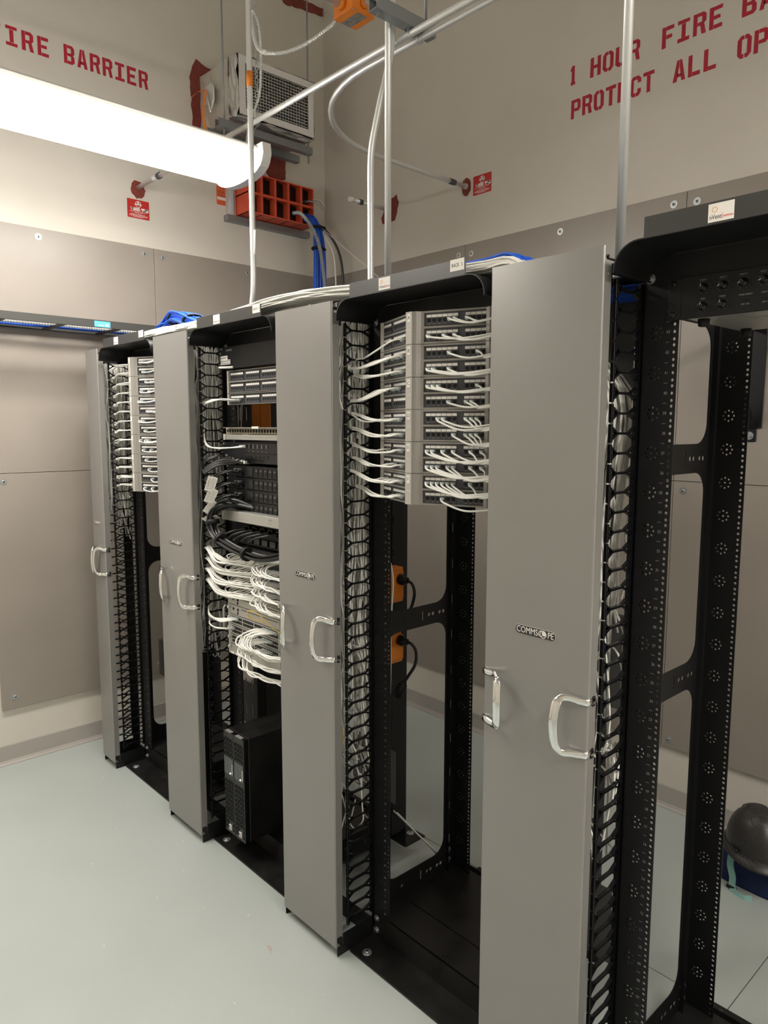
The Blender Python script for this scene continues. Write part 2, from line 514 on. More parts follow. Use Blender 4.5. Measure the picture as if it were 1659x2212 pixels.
# left wall: ends at y = 0.53 ; "FIRE" from -0.30, "BARRIER" from 0.075
stencil('1 HOUR', 0.068, 0.088, 0.088, 0.95, lambda u, v, w: WLF(u - 0.83, v + 3.632, w), wl)
stencil('FIRE', 0.074, 0.088, 0.088, 0.95, lambda u, v, w: WLF(u - 0.275, v + 3.630, w), wl)
stencil('BARRIER', 0.0665, 0.088, 0.088, 0.92, lambda u, v, w: WLF(u + 0.075, v + 3.634, w), wl)
stencil('1', 0.07, 0, 0.083, 0.9, lambda u, v, w: WBF(u - 1.283, v + 3.405, w), wb)
stencil('HOUR', 0.0648, 0, 0.083, 1.0, lambda u, v, w: WBF(u - 1.163, v + 3.405, w), wb)
stencil('FIRE', 0.068, 0, 0.083, 1.0, lambda u, v, w: WBF(u - 0.812, v + 3.405, w), wb)
stencil('BARRIER', 0.066, 0, 0.083, 1.0, lambda u, v, w: WBF(u - 0.477, v + 3.405, w), wb)
stencil('PROTECT', 0.0615, 0, 0.083, 0.95, lambda u, v, w: WBF(u - 1.262, v + 3.249, w), wb)
stencil('ALL', 0.066, 0, 0.083, 1.0, lambda u, v, w: WBF(u - 0.755, v + 3.249, w), wb)
stencil('OPENINGS', 0.064, 0, 0.083, 1.0, lambda u, v, w: WBF(u - 0.488, v + 3.249, w), wb)

# ------------------------------------------------------------------ rack coordinates
UP = 0.9144                      # pitch of rack + manager
RX = [0.0, -UP, -2 * UP, -3 * UP]        # left edge of rack 4,3,2,1 = right edge of its left manager
ZU = lambda n: 0.0691 + n * 0.04445       # centre of rack unit n
YR = 0.1656                      # front face of the rack uprights
FW = 0.0815                      # flange width
RW = 0.6096

def holes_flange(edge_u, ring_u, z0, z1, top_skip=45, both=True):
    hs = []
    for n in range(1, 46):
        if n > top_skip:
            continue
        for d in (-0.0159, 0, 0.0159):
            hs.append(circ(edge_u, ZU(n) + d, 0.0038, 6))
    for n in range(3, 44, 2):
        hs.append(circ(ring_u, ZU(n), 0.0030, 6))
        for k in range(8):
            hs.append(circ(ring_u + 0.0135 * cos(k * pi / 4), ZU(n) + 0.0135 * sin(k * pi / 4), 0.0028, 6))
    return hs

ZB, ZT = 0.088, 2.093
def flange_mesh(mir, edge_u, ring_u):
    mb = MB()
    out = [(0, ZB), (FW, ZB), (FW, ZT), (0, ZT)]
    fr = (lambda u, v, w: (u, w, v)) if not mir else (lambda u, v, w: (-u, w, v))
    mb.plate(out, holes_flange(edge_u, ring_u, ZB, ZT), 0.0028, fr, 'black')
    s = -1 if mir else 1
    mb.box(0, s * 0.0025, 0.0, 0.05, ZB, ZT, 'black')              # web of the channel
    mb.box(s * (FW - 0.0025), s * FW, 0.0028, 0.014, ZB, ZT, 'black') if False else None
    return mb.mesh('post')
ME_POST = flange_mesh(False, 0.0725, 0.031)
ME_POSTM = flange_mesh(True, 0.0725, 0.031)

def side_frame():
    mb = MB()
    y0, y1 = YR + 0.003, 0.582
    hs = [rrect(0.218, 0.520, 0.172, 1.071, 0.055, 6), rrect(0.218, 0.520, 1.146, 1.655, 0.055, 6), rrect(0.218, 0.520, 1.730, 2.03, 0.055, 6)]
    for zc in (1.108, 1.692, 0.128):
        for yy in (0.30, 0.43, 0.45, 0.485, 0.505):
            hs.append(circ(yy, zc, 0.007, 8))
        hs.append(rrect(0.395, 0.401, zc - 0.018, zc + 0.018, 0.0028, 2))
    for k in range(14):
        zc = 0.21 + k * 0.1333
        if all(abs(zc - q) > 0.03 for q in (1.108, 1.692)):
            hs.append(rrect(0.548, 0.554, zc - 0.017, zc + 0.017, 0.0028, 2))
    mb.plate([(y0, ZB), (y1, ZB), (y1, ZT), (y0, ZT)], hs, 0.0025, YZ(0), 'black')
    mb.box(0.0025, 0.016, y1 - 0.05, y1 - 0.047, ZB, ZT, 'black')
    return mb.mesh('side_frame')
ME_SIDE = side_frame()

def numerals_mesh():
    mb = MB()
    for n in range(1, 46):
        put_text(mb, '%02d' % n, 0.0098, 'inku', FRONT(0, 0, ZU(n)), 'RIGHT', 0.9)
        if n < 45:
            z = ZU(n) + 0.0222
            mb.box(-0.0095, -0.001, -0.0003, 0, z - 0.0005, z + 0.0005, 'inku')
    return mb.mesh('rack_unit_numbers')
ME_NUM = numerals_mesh()

def hexbolt(mb, c, ax, r=0.008, m='zinc'):
    c, ax = Vector(c), Vector(ax)
    mb.cyl(c, c + ax * 0.0022, r * 1.9, m, 16)
    mb.cyl(c + ax * 0.0022, c + ax * 0.009, r, m, 6)
    mb.cyl(c + ax * 0.009, c + ax * 0.013, r * 0.5, 'rubber', 8)

def rack(idx, x, label, tag_text):
    t = thing('equipment_rack', label, 'rack', (x, 0, 0), 'open four post equipment racks')
    x0 = 0.004
    for xx, mm in ((x0, False), (RW - 0.004, True)):
        fp = link('front_post', ME_POSTM if mm else ME_POST, t, (xx, YR, 0))
        link('rack_unit_numbers', ME_NUM, fp, (0.063 if not mm else -0.053, -0.0004, 0))
        link('rear_post', ME_POSTM if mm else ME_POST, t, (xx, 0.579, 0))
        link('side_frame', ME_SIDE, t, (xx if not mm else xx - 0.0025, 0, 0))
    for yf, y0, y1, yb in ((0.055, 0.171, 0.177, 1), (0.742, 0.622, 0.628, -1)):
        mb = MB()
        ya, yc = (yf, y1) if yb > 0 else (y0, yf)
        mb.plate([(0.0, ya + (0.006 if yb > 0 else 0)), (0.006, ya), (RW - 0.006, ya), (RW, ya + 0.006), (RW, yc), (0, yc)], [], 0.006, XY(0.0005), 'blackp')
        mb.box(0, RW, y0, y1, 0.0065, ZB, 'blackp', 0.001)
        bs = mb.build('base_angle', t)
        for bx in (0.055, RW - 0.055):
            m2 = MB()
            c_ = Vector((bx, yf + 0.035 * yb, 0.0065))
            m2.tube([c_, c_ + Vector((0, 0, 0.003)), c_ + Vector((0, 0, 0.0032))], [0.0165, 0.0160, 0.014], 'zinc', 20)
            m2.tube([c_ + Vector((0, 0, 0.003)), c_ + Vector((0, 0, 0.007)), c_ + Vector((0, 0, 0.0075))], [0.0085, 0.0080, 0.006], 'zinc', 12)
            m2.cyl(c_ + Vector((0, 0, 0.0076)), c_ + Vector((0, 0, 0.0079)), 0.004, 'hole', 6)
            m2.build('anchor_bolt', bs)
        for bx in (0.015, RW - 0.015):
            for z in (0.028, 0.072):
                m2 = MB()
                hexbolt(m2, (bx, (y0 if yb > 0 else y1), z), (0, -1 if yb > 0 else 1, 0), 0.006)
                m2.build('corner_bolt', bs)
    MB().box(0.002, RW - 0.002, 0.171, 0.60, ZB - 0.003, ZB, 'blackp').box(0.05, RW - 0.05, 0.30, 0.303, 0.02, ZB, 'blackp').build('base_tray', t)
    for sx in (x0 + 0.006, RW - 0.0105):
        for yy in (0.53, 0.53):
            pass
    for z in (0.125, 0.165):
        m2 = MB()
        hexbolt(m2, (x0 + 0.0025, 0.545, z), (1, 0, 0), 0.007)
        m2.build('frame_bolt', t)
    # header: front cross plate, rear cross plate, top side rails
    MB().box(0.0, RW, YR - 0.003, YR - 0.0002, ZT - 0.003, 2.146, 'black', 0.001).build('header_plate', t)
    MB().box(0.0, RW, 0.582, 0.586, ZT - 0.05, 2.143, 'black', 0.001).build('rear_header', t)
    for sx in (0.0, RW - 0.004):
        MB().box(sx, sx + 0.004, YR, 0.582, ZT - 0.003, 2.143, 'black', 0.001).build('top_rail', t)
    m2 = MB()
    hexbolt(m2, (0.0185, YR - 0.003, 2.099), (0, -1, 0), 0.006)
    hexbolt(m2, (RW - 0.0185, YR - 0.003, 2.099), (0, -1, 0), 0.006)
    m2.build('header_bolts', t)
    # waterfall trough
    ro, th = 0.055, 0.003
    xa, xb = 0.018, RW - 0.018
    zt = 2.1485
    prof_o, prof_i = [], []
    for k in range(9):
        a = pi / 2 * k / 8
        prof_o.append((xa + ro - ro * cos(a), zt - ro + ro * sin(a)))
        prof_i.append((xa + ro - (ro - th) * cos(a), zt - ro + (ro - th) * sin(a)))
    left_o = [(xa, 2.090)] + prof_o
    left_i = [(xa + th, 2.090)] + prof_i
    right_o = [(xb + xa - u, v) for u, v in left_o][::-1]
    right_i = [(xb + xa - u, v) for u, v in left_i][::-1]
    prof = left_o + right_o + right_i[::-1] + left_i[::-1]
    tr = MB()
    n = len(prof)
    vs = [(u, 0.0, v) for u, v in prof] + [(u, YR - 0.0035, v) for u, v in prof]
    tr.add(vs, [(i, (i + 1) % n, n + (i + 1) % n, n + i) for i in range(n)][::-1], 'black', True)
    P, T = cdt(prof, [])
    tr.add([(u, 0.0, v) for u, v in P] + [(u, YR - 0.0035, v) for u, v in P], T + [[i + len(P) for i in q[::-1]] for q in T], 'black')
    tr.box(0.084, 0.530, -0.0005, 0.0025, zt - 0.002, 2.188, 'blacklit', 0.0008)  # black front lip, its lit look is in the colour
    tro = tr.build('cable_trough', t)
    # stickers on the lip
    st = MB()
    sx, sz = (0.212, 2.167)
    st.box(sx, sx + 0.047, -0.0012, -0.0005, sz - 0.0165, sz + 0.0165, 'label')
    put_text(st, 'nVent', 0.0115, 'ink', FRONT(sx + 0.0025, -0.0012, sz - 0.008), 'LEFT', 0.80)
    st.box(sx + 0.0262, sx + 0.0266, -0.0016, -0.0012, sz - 0.013, sz - 0.003, 'inkr')
    put_text(st, 'HOFFMAN', 0.0052, 'inkr', FRONT(sx + 0.0275, -0.0012, sz - 0.009), 'LEFT', 0.75)
    for k in range(8):
        a = k * pi / 4
        c = (sx + 0.012 + 0.0045 * cos(a), sz + 0.0055 + 0.0045 * sin(a))
        st.box(c[0] - 0.0009, c[0] + 0.0009, -0.0016, -0.0012, c[1] - 0.0009, c[1] + 0.0009, 'inko')
    st.build('maker_sticker', tro)
    if tag_text:
        rl = MB()
        lx = 0.480
        rl.box(lx, lx + 0.046, -0.0012, -0.0005, 2.160, 2.1885, 'label')
        put_text(rl, tag_text, 0.0125, 'ink', FRONT(lx + 0.023, -0.0012, 2.1735), 'CENTER', 0.78)
        rl.build('rack_number_sticker', tro)
    return t

R4 = rack(4, RX[0], 'nearest black four post rack, mostly empty, amplifier at its top', None)
R3 = rack(3, RX[1], 'black four post rack tagged RACK 3 with six angled patch panels', 'RACK  3')
R2 = rack(2, RX[2], 'black four post rack tagged RACK 2 with switches and power backups', 'RACK  2')
R1 = rack(1, RX[3], 'farthest black four post rack beside the narrow end manager', 'RACK  1')

# ------------------------------------------------------------------ vertical cable managers
def finger_mesh(s):
    """one T finger of the duct in the YZ plane, origin at finger centre on plane x=0; s=-1: depth goes to -x"""
    mb = MB()
    t = 0.009 * s
    x0, x1 = min(0, t), max(0, t)
    def bar(p, q, w=0.0042):
        a, b = Vector(p), Vector(q)
        d = (b - a).normalized()
        nrm = Vector((-d.y, d.x)) * (w / 2)
        pr = [a - nrm, b - nrm, b + nrm, a + nrm]
        vs = [(x, u, v) for x in (x0, x1) for u, v in pr]
        mb.add(vs, [(0, 3, 2, 1), (4, 5, 6, 7), (0, 1, 5, 4), (1, 2, 6, 5), (2, 3, 7, 6), (3, 0, 4, 7)], 'plastic')
    mb.box(x0, x1, 0.0525, 0.0600, -0.0205, 0.0205, 'plastic', 0.001)       # tip bar
    bar((0.058, 0.0135), (0.080, 0.0005))
    bar((0.058, -0.0135), (0.080, -0.0005))
    bar((0.078, 0.0), (0.134, 0.0), 0.0055)
    bar((0.132, 0.0005), (0.158, 0.0125))
    bar((0.132, -0.0005), (0.158, -0.0125))
    mb.box(x0, x1, 0.1575, 0.1640, -0.02222, 0.02222, 'plastic')             # spine
    return mb.mesh('duct_finger')
ME_FR, ME_FL = finger_mesh(-1), finger_mesh(1)

def handle_mesh(s):
    """door pull; s=+1 at the right edge (arms reach to x=0), origin on door edge at mid height"""
    path = [(0.0012, 0.024, 0.062), (0.0012, 0.004, 0.062), (-0.001, -0.0035, 0.062), (-0.010, -0.006, 0.0625), (-0.035, -0.011, 0.065), (-0.050, -0.018, 0.0665),
            (-0.060, -0.025, 0.061), (-0.066, -0.031, 0.046), (-0.0685, -0.034, 0.02), (-0.069, -0.035, 0.0), (-0.0685, -0.034, -0.02),
            (-0.066, -0.031, -0.046), (-0.060, -0.025, -0.061), (-0.050, -0.018, -0.0665), (-0.035, -0.011, -0.065), (-0.010, -0.006, -0.0625),
            (-0.001, -0.0035, -0.062), (0.0012, 0.004, -0.062), (0.0012, 0.024, -0.062)]
    P = [Vector((p[0] * s, p[1], p[2])) for p in path]
    P = P[:3] + smooth(P[3:16], 3) + P[16:]
    mb = MB()
    vs, fs = [], []
    n = len(P)
    for i in range(n):
        t = (P[min(i + 1, n - 1)] - P[max(i - 1, 0)]).normalized()
        # width direction lies in the door plane, perpendicular to the path
        wd = Vector((0, 1, 0)).cross(t)
        wd = wd.normalized() if wd.length > 0.2 else Vector((0, 0, 1))
        if abs(t.x) < 0.3 and abs(t.z) < 0.3:
            wd = Vector((0, 0, 1))
        th = t.cross(wd).normalized()
        hw, ht = (0.0085, 0.0016) if i < 4 or i > n - 5 else ((0.0088, 0.0035) if abs(P[i].z) > 0.061 else (0.0122, 0.0038))
        ring = [(-hw, 0), (-hw * .75, ht), (0, ht * 1.15), (hw * .75, ht), (hw, 0), (hw * .75, -ht), (0, -ht * 1.15), (-hw * .75, -ht)]
        if (wd.z > 0) != (i < n / 2) and abs(wd.z) > 0.5:
            wd, th = -wd, -th
        for a, b in ring:
            vs.append(P[i] + wd * a + th * b)
    for i in range(n - 1):
        for k in range(8):
            l = (k + 1) % 8
            fs.append((i * 8 + k, i * 8 + l, (i + 1) * 8 + l, (i + 1) * 8 + k))
    fs += [list(range(8))[::-1], [(n - 1) * 8 + k for k in range(8)]]
    mb.add(vs, fs, 'chrome', True)
    for z in (0.062, -0.062):                                    # latch block on the door edge
        xx = (0.0004 * s, 0.0022 * s)
        mb.box(min(xx), max(xx), 0.014, 0.024, z - 0.0115, z + 0.0115, 'hole')
    return mb.mesh('handle')
ME_HR, ME_HL = handle_mesh(1), handle_mesh(-1)

def door_mesh(w):
    mb = MB()
    r, t, d = 0.006, 0.0018, 0.030
    def pr(off):
        out = []
        for k in range(5):
            a = pi / 2 * k / 4
            out.append((-w + r - (r - off) * cos(a) if True else 0, r - (r - off) * sin(a)))
        rgt = [(-w - u, v) for u, v in out][::-1]
        return [(-w + off, d)] + out + rgt + [(-off, d)]
    o, i_ = pr(0), pr(t)
    z0, z1, n0, n1 = 0.036, 2.150, 0.070, 2.116
    # front sheet full height; returns only between the notches
    full = o[1:-1] + i_[1:-1][::-1]
    mb.prism(full, lambda u, v, w_: (u, v, w_), z0, z1, 'door', True)
    for sgn in (0, 1):
        xa = -w if sgn == 0 else -t
        mb.box(xa, xa + t, r - 0.0002, d, n0, n1, 'door')
        for z in (n0 + 0.012, n1 - 0.022):
            xx = xa + (0 if sgn == 0 else t)
            mb.cyl((xx - 0.001, 0.018, z), (xx + 0.0012, 0.018, z), 0.0028, 'zinc', 8)
    mb.box(-w + 0.004, -0.004, 0.002, 0.014, z1 - 0.0015, z1 - 0.0001, 'door')
    mb.box(-w + 0.004, -0.004, 0.002, 0.014, z0 + 0.0001, z0 + 0.0015, 'door')
    return mb.mesh('door')
ME_DOOR, ME_DOORN = door_mesh(0.3018), door_mesh(0.150)

def badge_mesh():
    mb = MB()
    w, h = 0.115, 0.0225
    out = rrect(-w / 2, w / 2, -h / 2, h / 2, h / 2 - 0.0002, 6)
    inn = rrect(-w / 2 + 0.001, w / 2 - 0.001, -h / 2 + 0.001, h / 2 - 0.001, h / 2 - 0.0012, 6)
    mb.prism(out, lambda u, v, w_: (u, -w_, v), 0, 0.0012, 'ppl')
    mb.prism(inn, lambda u, v, w_: (u, -w_, v), 0.0012, 0.0016, 'ink')
    put_text(mb, 'COMMSC', 0.0215, 'label', FRONT(-0.0535, -0.0017, 0), 'LEFT', 0.82)
    put_text(mb, 'PE', 0.0215, 'label', FRONT(0.0525, -0.0017, 0), 'RIGHT', 0.78)
    ring = circ(0.0235, 0, 0.0092, 20)
    P, T = cdt(ring, [circ(0.0235, 0, 0.0074, 20)])
    mb.add([(u, -0.0019, v) for u, v in P], T, 'label')
    P, T = cdt(circ(0.0255, 0.0018, 0.0058, 14), [])
    mb.add([(u, -0.0019, v) for u, v in P], T, 'label')
    return mb.mesh('badge')
ME_BADGE = badge_mesh()

def manager(x, w, label, hz):
    t = thing('vertical_cable_manager', label, 'cable manager', (x, 0, 0), 'grey doored cable managers')
    nar = w < 0.2
    d = link('door', ME_DOORN if nar else ME_DOOR, t, (-0.0015, 0, 0))
    link('handle', ME_HR, d, (0, 0, hz))
    hl = link('handle', ME_HL, d, (-(0.150 if nar else 0.3018), 0, hz))
    b = link('maker_badge', ME_BADGE, d, (-w / 2 + (0.004 if not nar else -0.012), 0, 1.288))
    if nar:
        b.scale = (0.62, 1, 0.8)
        hl.scale = (0.8, 1, 1)
    for n in range(1, 46):
        link('duct_finger', ME_FR, t, (-0.001, 0, ZU(n)))
    for n in range(1, 46):
        link('duct_finger', ME_FL, t, (-w + 0.001, 0, ZU(n)))
    # base channel, top channel, uprights, cross plates
    mb = MB()
    for xx in (-w + 0.002, -0.0045):
        mb.box(xx, xx + 0.0025, 0.008, 0.17, 0.0005, 0.034, 'black')
        mb.box(xx, xx + 0.0025, 0.032, 0.17, 0.034, 0.074, 'black')
    mb.box(-w + 0.004, -0.004, 0.050, 0.053, 0.0005, 0.034, 'black')
    mb.box(-w + 0.004, -0.004, 0.155, 0.16, 0.0005, 0.074, 'black')
    hexbolt(mb, (-0.002, 0.055, 0.035), (1, 0, 0), 0.004, 'rubber')
    mb.build('base_channel', t)
    mb = MB()
    for xx in (-w + 0.002, -0.0045):
        mb.box(xx, xx + 0.0025, 0.035, 0.56, 2.095, 2.118, 'black')
    mb.box(-w + 0.004, -0.004, 0.036, 0.039, 2.080, 2.118, 'black')
    mb.box(-w + 0.004, -0.004, 0.16, 0.40, 2.113, 2.116, 'black')
    mb.tube([(-0.006, 0.02, 2.127), (-0.006, 0.05, 2.127), (-0.004, 0.07, 2.132), (-0.004, 0.11, 2.132)], 0.0024, 'black', 6)
    mb.tube([(-w + 0.004, 0.022, 2.132), (-0.004, 0.022, 2.132)], 0.003, 'black', 6)
    mb.build('top_channel', t)
    for xx in (-w + 0.002, -0.0045):
        MB().box(xx, xx + 0.0025, 0.1645, 0.205, 0.03, 2.11, 'black').build('upright', t)
    for z0, z1 in ((1.76, 2.112), (1.02, 1.28), (0.28, 0.50)) if x == 0 else ((1.76, 2.112), (0.40, 0.60)):
        hs = []
        for k in range(2 if nar else 5):
            xc = -w + 0.045 + k * 0.052
            hs.append(rrect(xc - 0.003, xc + 0.003, z0 + 0.16, z0 + 0.215, 0.0028, 2))
            hs.append(rrect(xc - 0.003, xc + 0.003, z0 + 0.04, z0 + 0.10, 0.0028, 2))
        xr_ = -0.006 if x == 0 else -0.062
        hs = [h_ for h_ in hs if max(p_[0] for p_ in h_) < xr_ - 0.004]
        MB().plate([(-w + 0.006, z0), (xr_, z0), (xr_, z1), (-w + 0.006, z1)], hs, 0.0025, XZ(0.33), 'platelit').build('cross_plate', t)
    return t
VM3 = manager(RX[0], 0.3048, 'nearest and widest grey doored cable manager, left of the empty rack', 1.095)
VM2 = manager(RX[1], 0.3048, 'grey doored cable manager standing between RACK 2 and RACK 3', 1.095)
VM1 = manager(RX[2], 0.3048, 'grey doored cable manager between the farthest rack and RACK 2', 1.095)
VM0 = manager(RX[3], 0.1524, 'narrow grey doored cable manager at the far end of the row', 1.095)
for x in (RX[0],):
    pass

# ------------------------------------------------------------------ angled patch panels
TH = radians(22)
Y0W, S0 = 0.042, 0.0
def wing(cx, s, sg, out=0.0):
    """point on a wing at distance s from the apex line, out = towards the aisle"""
    return (cx + sg * (s * cos(TH) + out * sin(TH)), Y0W + s * sin(TH) - out * cos(TH))

def wbox(mb, sg, s0, s1, o0, o1, z0, z1, m):
    """box aligned with the wing (panel-local, cx=0)"""
    p = [wing(0, s0, sg, o0), wing(0, s1, sg, o0), wing(0, s1, sg, o1), wing(0, s0, sg, o1)]
    vs = [(a, b, z) for z in (z0, z1) for a, b in p]
    fs = [(0, 3, 2, 1), (4, 5, 6, 7), (0, 1, 5, 4), (1, 2, 6, 5), (2, 3, 7, 6), (3, 0, 4, 7)]
    if sg < 0:
        fs = [f[::-1] for f in fs]
    mb.add(vs, fs, m)

def port_s(k):
    return 0.0505 + (k - 1) * 0.0153 + (0.0195 if k > 6 else 0)

PH = 0.0885
def jack_mesh(sg):
    mb = MB()
    a = 0.0056
    wbox(mb, sg, -a, a, 0.0001, 0.0006, -0.0040, 0.0040, 'hole')
    wbox(mb, sg, -a * .45, a * .45, 0.0001, 0.0006, -0.0065, -0.0040, 'hole')
    wbox(mb, sg, -a * .3, a * .3, 0.0001, 0.0009, -0.0105, -0.0088, 'inkg')
    return mb
def module_mesh(sg):
    mb = MB()
    wbox(mb, sg, 0.0425, 0.1345, -0.0006, 0.0012, -0.0155, 0.0165, 'ppd')
    for k in range(6):
        s = 0.0505 + k * 0.0153
        wbox(mb, sg, s - 0.0070, s + 0.0070, 0.0012, 0.0018, 0.0050, 0.0120, 'label')
        mb.v  # label windows proud of the module
        j = len(mb.v)
    return mb
def jack_part(sg):
    """six-jack row is made of jacks; mesh with origin at apex plane, shifted by s when placed"""
    mb = MB()
    a = 0.0057
    def q(s0, s1, z0, z1, o, m):
        wbox(mb, sg, s0, s1, 0.0012, o, z0, z1, m)
    q(-a, a, -0.0062, 0.0018, 0.0016, 'hole')
    q(-a * .5, a * .5, -0.0088, -0.0062, 0.0016, 'hole')
    q(-a * .3, a * .3, -0.0132, -0.0118, 0.0015, 'inkg')
    return mb.mesh('jack')
ME_J = {1: jack_part(1), -1: jack_part(-1)}
ME_MOD = {1: module_mesh(1).mesh('port_module'), -1: module_mesh(-1).mesh('port_module')}

def panel_body():
    mb = MB()
    h = PH / 2 - 0.0006
    # curved centre column
    pr = []
    for k in range(9):
        a = -1 + 2 * k / 8
        pr.append((a * 0.0195, 0.030 + 0.008 * a * a))
    for sg in (1,):
        pr2 = pr + [(0.030, Y0W + 0.010), (0.030, 0.07), (-0.030, 0.07), (-0.030, Y0W + 0.010)]
    mb.prism(pr2, lambda u, v, w: (u, v, w), -h, h, 'pp', False)
    mb.box(-0.0125, 0.0105, 0.0292, 0.0325, -h, h, 'ppl', 0.0005)
    for sg in (1, -1):
        wbox(mb, sg, 0.024, 0.036, -0.006, 0.004, -h, h, 'pp')
        wbox(mb, sg, 0.034, 0.212, -0.010, -0.0008, -h, h, 'ppd')
        for z0, z1 in ((h - 0.005, h), (-0.0028, 0.0028), (-h, -h + 0.005)):
            wbox(mb, sg, 0.034, 0.214, -0.006, 0.0035, z0, z1, 'pp')
        wbox(mb, sg, 0.030, 0.0365, -0.006, 0.0035, -h, h, 'pp')
        # outer curved ear
        x0, y0 = wing(0, 0.213, sg, 0.0035)
        ear = [(x0, y0), (x0 + sg * 0.012, y0 - 0.001), (x0 + sg * 0.024, y0 + 0.008), (x0 + sg * 0.031, y0 + 0.024), (x0 + sg * 0.034, 0.159), (x0 + sg * 0.034, 0.164), (x0, 0.164)]
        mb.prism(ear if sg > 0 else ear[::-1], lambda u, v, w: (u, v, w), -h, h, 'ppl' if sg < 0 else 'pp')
        # mounting ear against the flange
        for z in (-0.028, 0.028):
            pass
    return mb.mesh('panel_frame')
ME_PB = panel_body()

def angled_panel(cx, zc, letter, label, group):
    t = thing('angled_patch_panel', label, 'patch panel', (cx, 0, zc), group)
    link('panel_frame', ME_PB, t)
    lb = MB()
    lb.box(-0.0055, 0.0055, 0.0286, 0.0292, 0.017, 0.038, 'label')
    if letter:
        put_text(lb, letter, 0.015, 'ink', FRONT(0, 0.0285, 0.0275), 'CENTER', 0.8)
    for k in range(5):
        lb.box(-0.006 + k * 0.0026, -0.0044 + k * 0.0026, 0.0288, 0.0292, -0.0052, -0.0040, 'label')
    lb.build('panel_label', t)
    for row in (0, 1):
        z = 0.0215 if row == 0 else -0.0215
        for sg in (1, -1):
            for mo in (0, 1):
                ds = mo * (6 * 0.0153 + 0.0195)
                off = (sg * ds * cos(TH), ds * sin(TH), z)
                pm = link('port_module', ME_MOD[sg], t, off)
                for k in range(6):
                    s = 0.0505 + k * 0.0153
                    link('jack', ME_J[sg], pm, (sg * s * cos(TH), s * sin(TH), 0))
    return t

CX = {r: RX[r] + RW / 2 - 0.0025 for r in range(4)}    # 0 -> rack 4 ... 3 -> rack 1
TOP3 = 2.0865
for i, L in enumerate('ABCDEF'):
    pos = {0: 'highest', 5: 'lowest'}.get(i, None)
    angled_panel(CX[1], TOP3 - (i + 0.5) * 0.0887, L, 'grey angled patch panel with centre label %s in RACK 3' % L,
                 'lettered angled patch panels in rack 3')
ord7 = ['topmost', 'second from top', 'third from top', 'middle', 'fifth from top', 'sixth from top', 'bottom']
for i in range(7):
    angled_panel(CX[3], 2.0905 - (i + 0.5) * 0.0884, None, 'grey angled patch panel, %s in the farthest rack' % ord7[i],
                 'angled patch panels in the far rack')

# ------------------------------------------------------------------ patch cables
def plug(mb, p, d, up=Vector((0, 0, 1)), m='clear'):
    """clear modular plug: body then cable exits along d"""
    p, d = Vector(p), Vector(d).normalized()
    sdir = d.cross(up).normalized()
    def bx(a0, a1, hw, h0, h1, mm):
        vs = [p + d * a + sdir * b + up * c for a in (a0, a1) for c in (h0, h1) for b in (-hw, hw)]
        mb.add(vs, [(0, 1, 3, 2), (4, 6, 7, 5), (0, 4, 5, 1), (2, 3, 7, 6), (0, 2, 6, 4), (1, 5, 7, 3)], mm)
    bx(0.0, 0.011, 0.0052, -0.0035, 0.0036, m)
    bx(0.003, 0.012, 0.0022, -0.0075, -0.0045, m)
    bx(0.010, 0.012, 0.0030, -0.0075, -0.0035, m)

def cord(pts, label, group, r=0.0028, m='white', seg=6, k=6, plugdir=None, name='patch_cable', cat='cable'):
    t = thing(name, label, cat, tuple(pts[0]), group)
    o = Vector(pts[0])
    P = [Vector(p) - o for p in smooth(pts, k)]
    MB().tube(P, r, m, seg).build('cable', t)
    if plugdir is not None:
        mb = MB()
        plug(mb, (0, 0, 0) if False else Vector(plugdir) * -0.012, plugdir)
        mb.build('plug', t)
    return t

rnd = random.Random(3)
ROWN = {0: 'upper', 1: 'lower'}
NUMN = ['', 'first', 'second', 'third', 'fourth', 'fifth', 'sixth', 'seventh', 'eighth', 'ninth', 'tenth', 'eleventh', 'twelfth']
def wing_cord(cx, zc, row, sg, k, zman, ymn, xman, who, group, r=0.0028, seg=6, sag=0.0, kk=6):
    s = port_s(k)
    z = zc + (0.0215 if row == 0 else -0.0215) - 0.0022
    x, y = wing(cx, s, sg, 0.0135)
    d = Vector((sg * sin(TH), -cos(TH), 0)).normalized()
    p0 = Vector((x, y, z))
    dx = xman - x
    f = rnd.uniform(-1, 1)
    p1 = p0 + d * 0.011 + Vector((sg * 0.004, 0, -0.001))
    p2 = p0 + d * 0.018 + Vector((sg * 0.022, 0, -0.006 - sag * .4 + 0.001 * f))
    q1 = Vector((x + dx * 0.45, (y + ymn) / 2 - 0.022 + 0.004 * f, z + (zman - z) * 0.42 - 0.010 - sag + 0.004 * f))
    q2 = Vector((x + dx * 0.82, ymn - 0.004 + 0.003 * f, z + (zman - z) * 0.85 - 0.003 + 0.004 * f))
    e = Vector((xman, ymn, zman + 0.004 * f))
    e2 = e + Vector((sg * 0.022, 0.014, -0.020))
    e3 = e + Vector((sg * (0.036 + 0.012 * f), 0.03, -0.085))
    pts = [p0, p1, p2, q1, q2, e, e2, e3]
    side = 'right' if sg > 0 else 'left'
    lab = 'white cable in %s, %s row, %s jack %s of centre' % (who, ROWN[row], NUMN[k], side)
    return cord(pts, lab, group, r, rnd.choice(['white', 'white', 'white2']), seg, kk, d)

